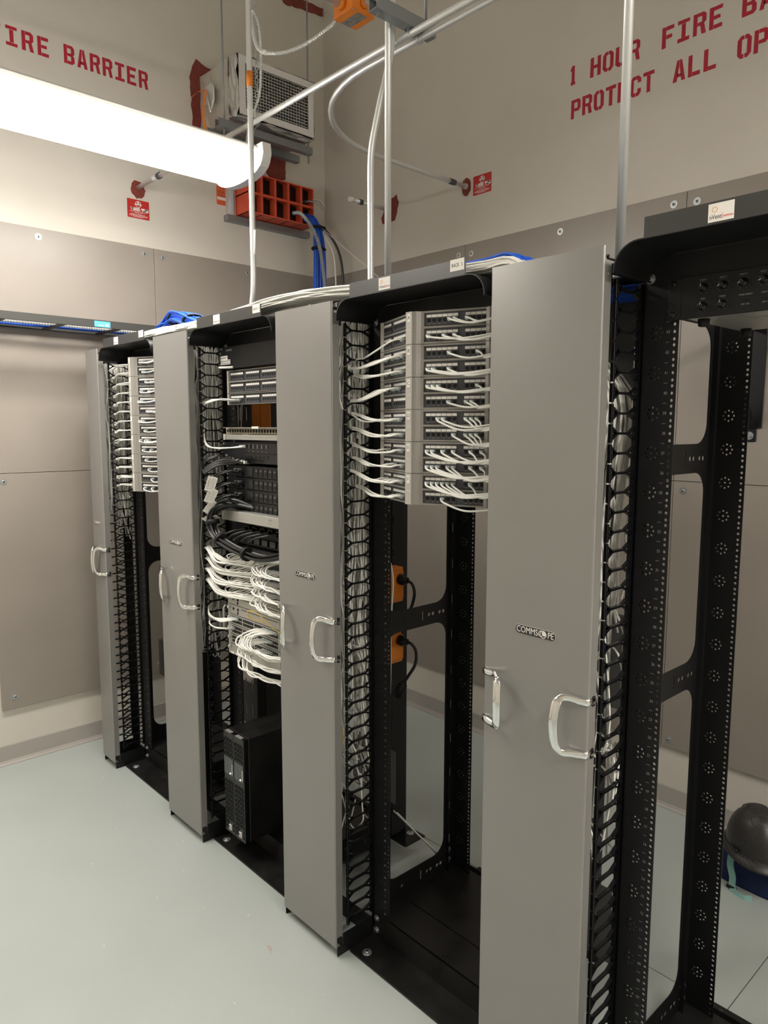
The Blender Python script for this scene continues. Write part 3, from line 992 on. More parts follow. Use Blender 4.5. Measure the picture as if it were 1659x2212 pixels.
LW3 = {('A', 1): ([1], 1.984, .098), ('B', 0): ([1, 3, 4, 6, 8, 9], 1.950, .076), ('B', 1): ([1, 2, 4, 6, 8], 1.931, .088), ('C', 0): ([3, 5, 6, 8], 1.851, .074),
       ('D', 0): ([2, 3, 4, 6, 9], 1.812, .078), ('D', 1): ([1, 2, 4], 1.768, .081), ('E', 0): ([1, 2, 7], 1.717, .081),
       ('E', 1): ([1, 5, 6], 1.676, .081), ('F', 0): ([1, 2, 4, 6, 8], 1.636, .072), ('F', 1): ([1, 2, 3], 1.585, .096)}
RW3 = {('A', 0): [5, 6, 7], ('A', 1): [1, 4, 6], ('B', 0): [5, 9], ('B', 1): [1, 2, 5], ('C', 0): [1, 2, 3, 9], ('C', 1): [5, 7, 8],
       ('D', 0): [3, 4, 7, 8, 9], ('D', 1): [6, 7, 8, 9], ('E', 0): [1, 2, 4, 6, 8, 10], ('E', 1): [1, 2, 3, 5, 6, 8, 10],
       ('F', 0): [1, 2, 3, 4, 5, 6, 8], ('F', 1): [4]}
for i, L in enumerate('ABCDEF'):
    zc = TOP3 - (i + 0.5) * 0.0887
    for row in (0, 1):
        if (L, row) in LW3:
            ks, zm, ym = LW3[(L, row)]
            for k in ks:
                wing_cord(CX[1], zc, row, -1, k, zm, ym, RX[1] - 0.002, 'panel ' + L, 'patch cables at the lettered panels', sag=0.0)
        for k in RW3.get((L, row), []):
            zz = zc + (0.0215 if row == 0 else -0.0215)
            up = 0.018 if i < 3 else -0.012
            wing_cord(CX[1], zc, row, 1, k, round((zz - 0.0691) / 0.04445 - 0.5) * 0.04445 + 0.0691 + 0.0222 + up * 0.3, 0.085, RX[0] - 0.3048 + 0.002, 'panel ' + L,
                      'patch cables at the lettered panels', sag=0.006 if i < 3 else 0.010)
rr = random.Random(11)
zms = [2.051, 1.978, 1.937, 1.892, 1.812, 1.754, 1.708, 1.674, 1.628, 1.598, 1.547, 1.510, 1.490, 1.472]
for i in range(7):
    zc = 2.0905 - (i + 0.5) * 0.0884
    for row in (0, 1):
        for sg, cnt in ((-1, 4), (1, 3)):
            ks = sorted(rr.sample(range(1, 11), cnt))
            for k in ks:
                z0 = zc + (0.0215 if row == 0 else -0.0215)
                zm = z0 - 0.014 + rr.uniform(-0.006, 0.006) if sg < 0 else z0 + 0.01
                wing_cord(CX[3], zc, row, sg, k, zm, 0.075, (RX[3] - 0.002) if sg < 0 else (RX[2] - 0.3028), 'far rack panel %s' % ord7[i], 'patch cables at the far rack panels',
                          r=0.0027, seg=5, sag=-0.012 if sg < 0 else 0.002, kk=4)

# ------------------------------------------------------------------ cable bundles inside the managers (uncountable)
def strands(name, label, fn, n, r=0.003, seg=5, mats=('white', 'white2'), k=4):
    mb = MB()
    for i in range(n):
        pts = fn(i)
        mb.tube(smooth(pts, k), r, mats[i % len(mats)] if len(mats) < 4 else random.choice(mats), seg, caps=False)
    return mb.build(name, label=label, cat='cables', kind='stuff')

def fall(x0, x1, y0, y1, ztop, zbot, wob=0.012, steps=9, top=None, drift=0.0, spread=0.0):
    def fn(i):
        fx, fy = random.random(), random.random()
        z1 = zbot + random.uniform(0, spread)
        pts = []
        if top:
            pts += top(fx, fy)
        for s in range(steps + 1):
            q = s / steps
            pts.append((x0 + (x1 - x0) * fx + random.uniform(-wob, wob) + drift * q, y0 + (y1 - y0) * fy + random.uniform(-wob, wob) * 0.8, ztop + (z1 - ztop) * q))
        return pts
    return fn
def loops(x0, x1, y0, y1, z0, z1, R0=0.05, R1=0.12):
    def fn(i):
        cx, cy, cz = random.uniform(x0, x1), random.uniform(y0, y1), random.uniform(z0, z1)
        ra, rb = random.uniform(R0, R1), random.uniform(R0, R1) * 1.3
        tl = random.uniform(-0.5, 0.5)
        a0 = random.uniform(0, 6)
        pts = []
        for s in range(9):
            a = a0 + s / 8 * random.uniform(3.0, 5.5)
            x = min(max(cx + ra * cos(a) * 0.6, x0 - 0.02), x1 + 0.02)
            y = min(max(cy + ra * sin(a) * 0.5 * tl, 0.045), 0.30)
            pts.append((x, y, cz + rb * sin(a)))
        return pts
    return fn

random.seed(21)
x = RX[1]
def top_in(xc, zt, side=1):
    return lambda fx, fy: [(xc - 0.06 * side, 0.05 + 0.1 * fy, zt + 0.01), (xc - 0.02 * side, 0.06 + 0.08 * fy, zt - 0.02)]
strands('cable_bundle', 'mass of white cables falling through the manager left of RACK 3', fall(x - 0.275, x - 0.022, 0.045, 0.27, 2.10, 0.75, spread=0.35, steps=12), 175)
strands('cable_bundle', 'white cables spilling over the top into the manager left of RACK 3',
        fall(x - 0.28, x - 0.04, 0.04, 0.15, 2.13, 1.5, spread=0.4, steps=8, drift=0.03), 36)
strands('loose_cables', 'loose white cable loops low in the manager left of RACK 3', loops(x - 0.25, x - 0.03, 0.06, 0.24, 0.48, 1.25), 60, r=0.0026, k=4)
strands('loose_cables', 'few yellow fibre cables low in the manager left of RACK 3', loops(x - 0.25, x - 0.1, 0.05, 0.12, 0.62, 0.75, 0.03, 0.06), 4, r=0.0016, mats=('yellow',))
x = RX[2]
strands('cable_bundle', 'mass of white cables falling through the manager left of RACK 2', fall(x - 0.275, x - 0.022, 0.045, 0.27, 2.10, 0.80, spread=0.3, steps=12), 165)
strands('loose_cables', 'tangled white cables midway down the manager left of RACK 2', loops(x - 0.25, x - 0.03, 0.06, 0.24, 0.85, 1.15), 60, r=0.0028)
x = RX[3]
strands('cable_bundle', 'white cables falling through the narrow end manager', fall(x - 0.135, x - 0.018, 0.05, 0.24, 2.08, 1.30, spread=0.25, steps=9), 75)
strands('loose_cables', 'loose white cable ends hanging in the narrow end manager', loops(x - 0.12, x - 0.03, 0.06, 0.22, 1.28, 1.48, 0.04, 0.09), 26, r=0.0026)
x = RX[0]
def v3(i):
    fx, fy = random.random(), random.random()
    y = 0.045 + 0.20 * fy
    zb = random.uniform(1.22, 1.36) if i % 5 else random.uniform(0.62, 0.85)
    xa = -0.285 + 0.03 * fx
    P = [(xa, 0.03 + 0.1 * fy + 0.01, 2.08 + 0.02 * fx), (xa + 0.03, y, 2.01), (-0.20 + 0.15 * fx, y, 1.90 - 0.05 * fy)]
    for s in range(1, 6):
        q = s / 5
        P.append((-0.27 + 0.215 * fx + random.uniform(-.01, .01), y + random.uniform(-.008, .008), 1.74 + (zb - 1.74) * q))
    return P
strands('cable_bundle', 'white cables slanting down inside the nearest grey manager', v3, 135)
strands('loose_cables', 'loose white cables crossing low in the nearest grey manager', loops(-0.25, -0.03, 0.06, 0.22, 0.78, 1.28, 0.06, 0.14), 26, r=0.0026)

# bundles lying in the troughs along the tops
def run(xa, xb, zbase, n, hump=0.02, yc=0.085, wy=0.055):
    def fn(i):
        fy, fz = random.random(), random.random()
        pts = []
        for s in range(9):
            q = s / 8
            h = hump * sin(pi * q)
            w = 1 - 0.25 * sin(pi * q)
            pts.append((xa + (xb - xa) * q, yc + (fy - 0.5) * 2 * wy * w + random.uniform(-.006, .006), zbase + 0.004 + fz * 0.028 + h + random.uniform(-.002, .002)))
        pts[0] = (pts[0][0], pts[0][1], pts[0][2])
        return pts
    return fn
def drop_run(xa, z0, xe, yc, wy, hz=0.028):
    def fn(i):
        fy, fz = random.random(), random.random()
        y = yc + (fy - 0.5) * 2 * wy
        L = xe - xa
        return [(xa + L * q + random.uniform(-.004, .004) * (q > 0), min(max(y + random.uniform(-.005, .005), 0.03), 0.2), z0 + fz * hz * (1 - q * 0.5) - 0.085 * max(0, q - 0.72) / 0.28) for q in (0, .2, .4, .55, .72, .86, 1.0)]
    return fn
strands('cable_bundle', 'white cables lying in the trough over RACK 3 and the nearest manager', drop_run(-0.62, 2.156, -0.14, 0.085, 0.05, 0.032), 70, r=0.0031)
strands('cable_bundle', 'white cables bridging from RACK 2 over the manager to RACK 3', run(-1.66, -0.80, 2.154, 80, 0.030), 95, r=0.0031)
strands('cable_bundle', 'white cables lying over the manager between the far racks', run(-2.58, -1.72, 2.152, 60, 0.012), 60, r=0.0031)
strands('cable_bundle', 'blue cables resting on the white ones right of the RACK 3 tag', drop_run(-0.62, 2.190, -0.17, 0.10, 0.035, 0.006), 14, r=0.0031, mats=('blue',))

# ------------------------------------------------------------------ rack 2 equipment
X2 = RX[2]
def R2box(name, label, cat, z0, z1, y0=0.150, depth=0.25, m='black', x0=0.062, x1=0.548, bw=0.02):
    t = thing(name, label, cat, (X2, 0, z0))
    h = z1 - z0
    MB().box(x0, x1, y0, y0 + 0.004, 0.0005, h - 0.0005, m, 0.001).build('faceplate', t)
    MB().box(0.088, 0.521, y0 + 0.004, y0 + depth, 0.001, h - 0.001, m, 0.001).build('body', t)
    s = MB()
    for xx in (x0 + 0.009, x1 - 0.009):
        for zz in (0.008, h - 0.008):
            s.cyl((xx, y0, zz), (xx, y0 - 0.003, zz), 0.0042, 'zinc', 10)
    s.build('mounting_screws', t)
    return t
t = R2box('blank_enclosure', 'black enclosure with white address labels at the top of RACK 2', 'enclosure', 2.000, 2.087, y0=0.118, x0=0.055)
lb = MB()
lb.box(0.056, 0.108, 0.1165, 0.1178, 0.036, 0.052, 'label')
lb.box(0.056, 0.128, 0.1165, 0.1178, 0.018, 0.036, 'label')
for k in range(9):
    lb.box(0.060 + k * 0.0075, 0.0645 + k * 0.0075, 0.1160, 0.1165, 0.0295, 0.0325, 'ink')
    lb.box(0.060 + k * 0.0075, 0.0645 + k * 0.0075, 0.1160, 0.1165, 0.0215, 0.0245, 'ink')
    if k < 6:
        lb.box(0.058 + k * 0.0075, 0.0625 + k * 0.0075, 0.1160, 0.1165, 0.0425, 0.0455, 'ink')
lb.build('address_labels', t)
lb = MB()
put_text(lb, 'CORNING', 0.011, 'inkg', FRONT(0.095, 0.1178, 0.072), 'LEFT', 0.9)
lb.build('maker_print', t)
cord([(X2 + 0.15, 0.118, 2.005), (X2 + 0.12, 0.10, 2.004), (X2 + 0.09, 0.09, 2.005)], 'short white capped cable end at the enclosure corner in RACK 2', 'loose ends', 0.0045, 'white', 8)

def flat_panel(z1, rows, label, x0=0.075):
    h = 0.0443 * rows
    t = thing('flat_patch_panel', label, 'patch panel', (X2, 0, z1 - h), 'flat grey patch panels in rack 2')
    mb = MB()
    mb.box(x0 + 0.02, 0.535, 0.134, 0.150, 0.0005, h - 0.0005, 'ppd')
    for r in range(rows + 1):
        z = r * 0.0443
        mb.box(x0 + 0.02, 0.535, 0.126, 0.134, max(z - 0.003, 0.0005), min(z + 0.003, h - 0.0005), 'pp', 0.001)
    ear = [(x0 + 0.024, 0.124), (x0 + 0.012, 0.125), (x0 + 0.003, 0.132), (x0 - 0.003, 0.146), (x0 - 0.004, 0.162), (x0 + 0.024, 0.162)]
    mb.prism(ear[::-1], lambda u, v, w: (u, v, w), 0.0005, h - 0.0005, 'ppl')
    mb.build('panel_frame', t)
    for r in range(rows):
        zc = r * 0.0443 + 0.0215
        for mo in range(4):
            xm = x0 + 0.030 + mo * 0.112
            mm = MB()
            mm.box(xm, xm + 0.094, 0.1315, 0.134, zc - 0.0165, zc + 0.0165, 'ppd')
            for k in range(6):
                xc = xm + 0.0085 + k * 0.0154
                mm.box(xc - 0.0070, xc + 0.0070, 0.1308, 0.1315, zc + 0.0055, zc + 0.0125, 'label')
            pm = mm.build('port_module', t)
            for k in range(6):
                xc = xm + 0.0085 + k * 0.0154
                jb = MB()
                jb.box(xc - 0.0052, xc + 0.0052, 0.1309, 0.1315, zc - 0.0062, zc + 0.0012, 'hole')
                jb.box(xc - 0.0025, xc + 0.0025, 0.1309, 0.1315, zc - 0.0092, zc - 0.0062, 'hole')
                jb.build('jack', pm)
    return t
flat_panel(1.9935, 2, 'two row flat grey patch panel under the enclosure in RACK 2')
flat_panel(1.9035, 1, 'one row flat grey patch panel above the gap in RACK 2')
for k in range(5):
    xs = X2 + 0.075 + 0.030 + 0.0085 + k * 0.0154
    zs = 1.8592 + 0.019
    f = k / 4
    cord([(xs, 0.118, zs), (xs - 0.004, 0.098, zs - 0.001), (xs - 0.05, 0.075, zs + 0.002), (X2 + 0.03, 0.07, zs - 0.004 - 0.006 * f), (X2 - 0.012, 0.07, zs - 0.012 - 0.010 * f),
          (X2 - 0.03, 0.085, zs - 0.04)],
         'white patch cable in the one row panel of RACK 2, %s jack from left' % NUMN[k + 1], 'patch cables at the one row panel', plugdir=(0, -1, 0))

# coupler panel with sixteen openings
t = thing('coupler_panel', 'beige and silver one unit jack strip below the gap in RACK 2', 'patch panel', (X2, 0, 1.722))
mb = MB()
mb.box(0.065, 0.545, 0.128, 0.133, 0.0225, 0.046, 'beige', 0.001)
mb.box(0.080, 0.545, 0.105, 0.128, 0.046, 0.0485, 'silver')
mb.box(0.095, 0.545, 0.108, 0.111, 0.000, 0.0205, 'silver', 0.0008)
mb.box(0.092, 0.098, 0.100, 0.133, -0.001, 0.0225, 'wplastic')
for k in range(24):
    mb.box(0.103 + k * 0.0182, 0.116 + k * 0.0182, 0.1073, 0.108, 0.011, 0.0135, 'inkg')
mb.build('strip', t)
for k in range(24):
    xc = 0.0785 + k * 0.0192
    jb = MB()
    jb.box(xc - 0.0058, xc + 0.0058, 0.1272, 0.128, 0.031, 0.0405, 'hole')
    jb.box(xc - 0.003, xc + 0.003, 0.1272, 0.128, 0.0275, 0.031, 'hole')
    jb.build('jack', t)
mb = MB()
mb.box(0.30, 0.345, 0.100, 0.1045, 0.044, 0.052, 'label')
mb.build('paper_tag', t)

# phone system chassis
t = R2box('phone_system', 'black phone system chassis with two line sockets in RACK 2', 'phone system', 1.632, 1.713, y0=0.118, x0=0.055)
mb = MB()
put_text(mb, 'NEC', 0.012, 'inkg', FRONT(0.072, 0.118, 0.026), 'LEFT', 0.9)
mb.box(0.22, 0.54, 0.1166, 0.118, 0.040, 0.078, 'plastic', 0.0005)
mb.box(0.22, 0.54, 0.1166, 0.118, 0.002, 0.038, 'plastic', 0.0005)
for k in range(5):
    mb.box(0.255 + k * 0.03, 0.266 + k * 0.03, 0.1155, 0.1166, 0.060, 0.071, 'hole')
    mb.box(0.252 + k * 0.03, 0.2545 + k * 0.03, 0.1150, 0.1166, 0.058, 0.073, 'silver')
    mb.box(0.255 + k * 0.03, 0.266 + k * 0.03, 0.1155, 0.1166, 0.020, 0.031, 'hole')
    mb.box(0.249 + k * 0.03, 0.257 + k * 0.03, 0.1158, 0.1166, 0.0815 - 0.035, 0.0825 - 0.035, 'inkg')
mb.box(0.088, 0.092, 0.1155, 0.118, 0.010, 0.014, 'bled')
mb.build('front_details', t)
for k in range(3):
    cord([(X2 + 0.248 - k * 0.011, 0.104, 1.700 - 0.0005 * k), (X2 + 0.225 - k * 0.012, 0.085, 1.694), (X2 + 0.12, 0.060, 1.690 - k * 0.001), (X2 + 0.035, 0.06, 1.695 + k * 0.002), (X2 + 0.0, 0.065, 1.725 + 0.008 * k),
          (X2 - 0.018, 0.08, 1.78 + 0.01 * k), (X2 - 0.03, 0.09, 1.84)],
         'white cable with a clear plug, %s into the phone system' % NUMN[k + 1], 'white cables into the phone system', plugdir=(0.7, 0.7, 0))
# grey stub cables dangling in front of it
for k in range(7):
    rk = random.Random(50 + k)
    dz = 0.004 * k
    endx = X2 + 0.20 + 0.012 * k + rk.uniform(-.01, .01)
    cord([(endx, 0.075 + rk.uniform(-.01, .01), 1.655 - dz * 0.6), (X2 + 0.13, 0.055, 1.645 - dz), (X2 + 0.07, 0.045, 1.622 - dz), (X2 + 0.025, 0.045, 1.600 - dz * 0.6), (X2 + 0.004, 0.05, 1.605 + 0.004 * k),
          (X2 + 0.006, 0.07, 1.632 + 0.002 * k), (X2 + 0.05, 0.09 + 0.003 * k, 1.65 + 0.002 * k)],
         'dark grey stub cable looped by the manager under the phone system', 'grey stub cables looped under the phone system', 0.0030, 'cabg' if k % 2 else 'cabk', plugdir=(-1, 0, 0) if k > 4 else None)

# four black power modules
for k in range(4):
    z1 = 1.622 - k * 0.0475
    t = R2box('power_module', 'black ported power unit in RACK 2, %s of four from top' % NUMN[k + 1], 'power unit', z1 - 0.0465, z1, y0=0.128, depth=0.3)
    t['group'] = 'black ported units in rack 2'
    mb = MB()
    mb.box(0.215, 0.26, 0.1255, 0.128, 0.004, 0.042, 'plastic', 0.001)
    mb.build('blanking_cover', t)
    for c in range(7):
        xc = 0.275 + c * 0.031
        pb = MB()
        pb.box(xc, xc + 0.024, 0.1258, 0.128, 0.006, 0.038, 'plastic', 0.0008)
        pb.box(xc + 0.004, xc + 0.020, 0.1250, 0.1258, 0.010, 0.023, 'hole')
        pb.box(xc + 0.006, xc + 0.018, 0.1250, 0.1258, 0.027, 0.029, 'inkd')
        pb.build('outlet', t)
    for c in range(2):
        cb = MB()
        cb.cyl((0.15 + 0.03 * c, 0.128, 0.030), (0.15 + 0.03 * c, 0.110, 0.030), 0.004, 'inkd', 8)
        cb.box(0.138 + 0.03 * c, 0.162 + 0.03 * c, 0.118, 0.128, 0.006, 0.020, 'plastic', 0.001)
        cb.build('terminal', t)
    for c in range(2):
        xs = X2 + 0.155 + 0.028 * c
        zs = z1 - 0.026
        pts = [(xs, 0.115, zs), (xs - 0.02, 0.090, zs + 0.003), (xs - 0.06, 0.060, zs - 0.012), (xs - 0.085, 0.045, zs - 0.040), (xs - 0.098, 0.04, zs - 0.075 + 0.010 * k)]
        tt = cord(pts, 'black power lead with paper tag into black unit %s from top, %s socket' % (NUMN[k + 1], NUMN[c + 1]), 'tagged power leads in rack 2', 0.0042, 'cabk', 6)
        cc = MB()
        for b in range(6):
            q = Vector((-0.002 - b * 0.0035, -0.003 - 0.0045 * b, 0.0005 * b))
            cc.cyl(q, q + Vector((-0.0018, -0.0022, 0)), 0.0056, 'cabk', 8)
        cc.build('strain_relief', tt)
        tg = MB()
        e = Vector(pts[-2]) - Vector(pts[0])
        d2 = (Vector(pts[-1]) - Vector(pts[-2])).normalized()
        wv = Vector((0.62, 0.62, 0.0))
        wv = (wv - d2 * wv.dot(d2)).normalized()
        hw, hl = 0.0125, 0.031
        nt_ = Vector((0.5, -0.5, 0.1))
        c0 = e + d2 * 0.010 + nt_ * 0.012 + wv * 0.004
        vs = []
        for w_ in (0, 0.0006):
            for a, b in ((-hw, -hl), (hw, -hl), (hw, hl), (-hw, hl)):
                vs.append(c0 + wv * a + d2 * b + nt_ * w_)
        tg.add(vs, [(0, 3, 2, 1), (4, 5, 6, 7), (0, 1, 5, 4), (1, 2, 6, 5), (2, 3, 7, 6), (3, 0, 4, 7)], 'label')
        for q in range(6):
            ctr = c0 + d2 * (-0.02 + q * 0.008) + nt_ * 0.0016
            vs = [ctr + wv * a + d2 * b for a, b in ((-0.009, -0.0010), (0.008, -0.0010), (0.008, 0.0010), (-0.009, 0.0010))]
            tg.add(vs, [(0, 1, 2, 3)], 'inkg')
        tg.build('paper_tag', tt)

# silver fronted switch and its cords
t = thing('silver_switch', 'silver fronted one unit switch turned backwards in RACK 2', 'network switch', (X2, 0, 1.400))
MB().box(0.088, 0.521, 0.085, 0.42, 0.002, 0.043, 'silver', 0.002).build('case', t)
mb = MB()
for k, hgt in enumerate((0.003, 0.005, 0.007, 0.005, 0.003, 0.005, 0.007, 0.005, 0.003)):
    mb.box(0.425 + k * 0.0028, 0.4262 + k * 0.0028, 0.0846, 0.085, 0.027, 0.027 + hgt, 'inkg')
put_text(mb, 'CISCO', 0.008, 'inkg', FRONT(0.425, 0.085, 0.018), 'LEFT', 0.85)
mb.build('maker_print', t)
t = R2box('power_controller', 'black power controller with cord sockets under the silver switch', 'power unit', 1.300, 1.398, y0=0.150, x0=0.062)
mb = MB()
for k in range(6):
    mb.box(0.18 + k * 0.055, 0.212 + k * 0.055, 0.132, 0.150, 0.055, 0.082, 'plastic', 0.002)
    mb.box(0.18 + k * 0.055, 0.222 + k * 0.055, 0.140, 0.150, 0.010, 0.036, 'plastic', 0.002)
mb.build('sockets', t)
# fat tied loom of black cords
def loom(i):
    a = random.uniform(0, 2 * pi)
    q = random.uniform(0.004, 0.020)
    dy, dz = q * cos(a), q * sin(a)
    return [(X2 + 0.20 + 0.06 * cos(a), 0.12 + dy, 1.455 + 0.4 * q), (X2 + 0.17 + dz * 2.2, 0.07 + dy, 1.475 + dz * 1.6), (X2 + 0.12 + dz * 1.2, 0.055 + dy * 1.3, 1.455 + dz * 1.4),
            (X2 + 0.095 + dz, 0.04 + dy, 1.415 + dz * .4), (X2 + 0.105 + dz, 0.035 + dy, 1.375 + dz), (X2 + 0.15, 0.03 + dy, 1.340 + dz), (X2 + 0.22, 0.03 + dy, 1.318 + dz),
            (X2 + 0.32, 0.035 + dy, 1.300 + dz), (X2 + 0.46, 0.05 + dy, 1.292 + dz), (X2 + 0.60, 0.08 + dy, 1.33 + dz)]
strands('cable_loom', 'thick tied loom of black power cords drooping across RACK 2', loom, 16, r=0.0042, seg=7, mats=('cabk', 'cabk', 'cabg'))
for c, d in (((0.102, 0.037, 1.398), (0.1, 0, -1)), ((0.17, 0.031, 1.333), (1, 0, -.35)), ((0.35, 0.036, 1.298), (1, 0, -.05))):
    c = Vector((X2 + c[0], c[1], c[2]))
    d = Vector(d).normalized()
    MB().cyl(c - d * 0.009, c + d * 0.009, 0.0265, 'rubber', 14).build('hook_and_loop_tie', label='black hook and loop tie around the cord loom, %s' % {0.102: 'at its upper bend', 0.17: 'in its middle', 0.35: 'beside the door'}[round(c.x - X2, 3)], cat='cable tie', group='ties on the black loom')
for k in range(5):
    cord([(X2 + 0.196 + k * 0.055, 0.130, 1.368), (X2 + 0.18 + k * 0.055, 0.10, 1.366), (X2 + 0.15 + k * 0.05, 0.07, 1.352), (X2 + 0.13 + k * 0.05, 0.055, 1.335)],
         'short black power cord with moulded plug, %s from left under the silver switch' % NUMN[k + 1], 'moulded cords under the silver switch', [0.0095, 0.0095, 0.0085, 0.006, 0.0045, 0.0042, 0.004, 0.004, 0.004, 0.004, 0.004, 0.004, 0.004, 0.004, 0.004, 0.004, 0.004, 0.004, 0.004], 'cabk', 8)

# 24-port rows fed by the thick white bundles
t = R2box('port_switch', 'black four row jack field behind the white cable bundles in RACK 2', 'network switch', 1.118, 1.296, y0=0.128, depth=0.3)
for r in range(4):
    mb = MB()
    z = 0.152 - r * 0.044
    for c in range(24):
        xc = 0.098 + c * 0.0180
        mb.box(xc, xc + 0.012, 0.1272, 0.128, z - 0.006, z + 0.005, 'ppd')
        mb.box(xc + 0.0015, xc + 0.0105, 0.1266, 0.1272, z - 0.0045, z + 0.003, 'hole')
    mb.build('jack_row', t)
rb = random.Random(5)
rown = ['top', 'second', 'third', 'bottom']
for r in range(4):
    zp = 1.118 + 0.152 - r * 0.044
    for c in range(14):
        xs = X2 + 0.104 + (c + 4) * 0.018
        f, g2 = rb.uniform(-1, 1), rb.uniform(-1, 1)
        zmid = zp - 0.016 - 0.004 * (c % 5)
        yb_ = 0.062 + 0.010 * f - 0.0015 * (c % 4)
        pts = [(xs, 0.112, zp), (xs - 0.006, 0.096, zp + 0.001), (xs - 0.045, yb_ + 0.016, zmid + 0.006), (X2 + 0.17 - 0.004 * (c % 3), yb_, zmid - 0.006 + 0.003 * g2), (X2 + 0.085, yb_, zmid - 0.001 + 0.004 * f),
               (X2 + 0.02, yb_ + 0.004, zp + 0.004 + 0.006 * g2), (X2 - 0.016, yb_ + 0.012, zp + 0.016 + 0.006 * f), (X2 - 0.035, 0.10, zp + 0.05)]
        cord(pts, 'white patch cable in the %s bundle of RACK 2, %s from left' % (rown[r], ['', 'first', 'second', 'third', 'fourth', 'fifth', 'sixth', 'seventh', 'eighth', 'ninth', 'tenth', 'eleventh', 'twelfth', 'thirteenth', 'fourteenth'][c + 1]),
             'patch cables in the four white bundles', 0.0029, 'white', 6, 5, (0, -1, 0))
def c_loop(zp, c, n, xb, label, group, spread=0.02, ymin=0.035):
    f, g2 = rb.uniform(-1, 1), rb.uniform(-1, 1)
    xs = xb + c * 0.016
    pts = [(xs, 0.112, zp), (xs - 0.010, 0.090, zp + 0.001), (xs - 0.030, 0.060, zp - 0.006), (xs - 0.036, ymin + 0.012, zp - 0.018 + 0.003 * f), (xs - 0.022, ymin, zp - 0.030 + 0.003 * g2), (xs + 0.02, ymin - 0.004, zp - 0.040 + 0.004 * g2),
           (xs + 0.08, ymin + 0.008, zp - 0.046 + 0.005 * f), (X2 + 0.595, 0.08, zp - 0.050 + 0.006 * g2), (X2 + 0.63, 0.10, zp - 0.07)]
    pts = [Vector(p) + Vector((rb.uniform(-.005, .005), rb.uniform(-.008, .008), rb.uniform(-.005, .005))) * (1 if 1 < q_ else 0) for q_, p in enumerate(pts)]
    cord(pts, label, group, 0.0029, 'white', 6, 5, (0, -1, 0))
for r in range(4):
    zp = 1.118 + 0.156 - r * 0.044
    for c in range(7):
        c_loop(zp, c, 7, X2 + 0.404, 'white patch cable curling right from jack row %s, %s from left' % (rown[r], NUMN[c + 1]), 'patch cables curling right beside the manager door')

# silver modular switch chassis
t = thing('chassis_switch', 'large silver modular switch chassis below the white bundles', 'network switch', (X2, 0, 0.858))
H = 0.252
MB().box(0.112, 0.505, 0.095, 0.45, 0.0, H, 'silver', 0.002).build('case', t)
mb = MB()
mb.box(0.080, 0.135, 0.130, 0.134, 0.0, H, 'silver', 0.001)
mb.box(0.125, 0.505, 0.082, 0.096, 0.0, H, 'ppl', 0.001)
mb.build('front_frame', t)
mb = MB()
mb.tube([(0.098, 0.128, 0.19), (0.098, 0.085, 0.19), (0.098, 0.078, 0.18), (0.098, 0.078, 0.10), (0.098, 0.085, 0.09), (0.098, 0.128, 0.09)], 0.005, 'silver', 8)
mb.build('carry_handle', t)
for r, kind in enumerate(('sup', 'sup', 'ports', 'ports', 'ports', 'blank')):
    z1 = H - 0.004 - r * 0.0405
    lc = MB()
    lc.box(0.140, 0.500, 0.0765, 0.082, z1 - 0.038, z1 - 0.001, 'silver', 0.001)
    lc.cyl((0.150, 0.0765, z1 - 0.012), (0.150, 0.066, z1 - 0.012), 0.006, 'ppl', 10)
    if kind == 'sup':
        for a in (0.172, 0.205):
            lc.box(a, a + 0.012, 0.0755, 0.0765, z1 - 0.020, z1 - 0.010, 'hole')
        lc.box(0.205, 0.214, 0.0755, 0.0765, z1 - 0.034, z1 - 0.024, 'hole')
        lc.box(0.235, 0.49, 0.0757, 0.0765, z1 - 0.0105, z1 - 0.0085, 'hole')
    card = lc.build('line_card', t)
    if kind == 'ports':
        pb = MB()
        for c in range(24):
            xc = 0.165 + c * 0.0128 + (c // 6) * 0.006
            for zz in (z1 - 0.016, z1 - 0.031):
                pb.box(xc, xc + 0.0098, 0.0755, 0.0765, zz, zz + 0.0105, 'hole')
        pb.build('ports', card)
mb = MB()
mb.box(0.150, 0.178, 0.0755, 0.0765, 0.004, 0.013, 'label')
mb.box(0.186, 0.222, 0.0755, 0.0765, 0.004, 0.013, 'label')
mb.build('paper_labels', t)
for c in range(4):
    xs = X2 + 0.172 + c * 0.013
    zp = 0.858 + H - 0.004 - 2 * 0.0405 - 0.012
    f = rb.uniform(-1, 1)
    cord([(xs, 0.066, zp), (xs - 0.01, 0.045, zp - 0.001), (xs - 0.06, 0.03, zp - 0.006 - 0.002 * c), (X2 + 0.05, 0.04, zp - 0.002 - 0.003 * c), (X2 - 0.004, 0.065, zp + 0.012 - 0.004 * c), (X2 - 0.03, 0.08, zp + 0.045)],
         'white patch cable leaving the first port card of the silver chassis, %s from left' % NUMN[c + 1], 'cables from the first port card', plugdir=(0, -1, 0))
for c in range(2):
    xs = X2 + 0.168 + c * 0.013
    zp = 0.858 + H - 0.004 - 3 * 0.0405 - 0.012
    cord([(xs, 0.066, zp), (xs - 0.01, 0.045, zp), (xs - 0.06, 0.03, zp - 0.004), (X2 + 0.05, 0.04, zp - 0.002 - 0.003 * c), (X2 - 0.002, 0.07, zp + 0.006 - 0.004 * c), (X2 - 0.03, 0.08, zp + 0.03)],
         'white patch cable leaving the second port card of the silver chassis, %s from left' % NUMN[c + 1], 'cables from the second port card', plugdir=(0, -1, 0))
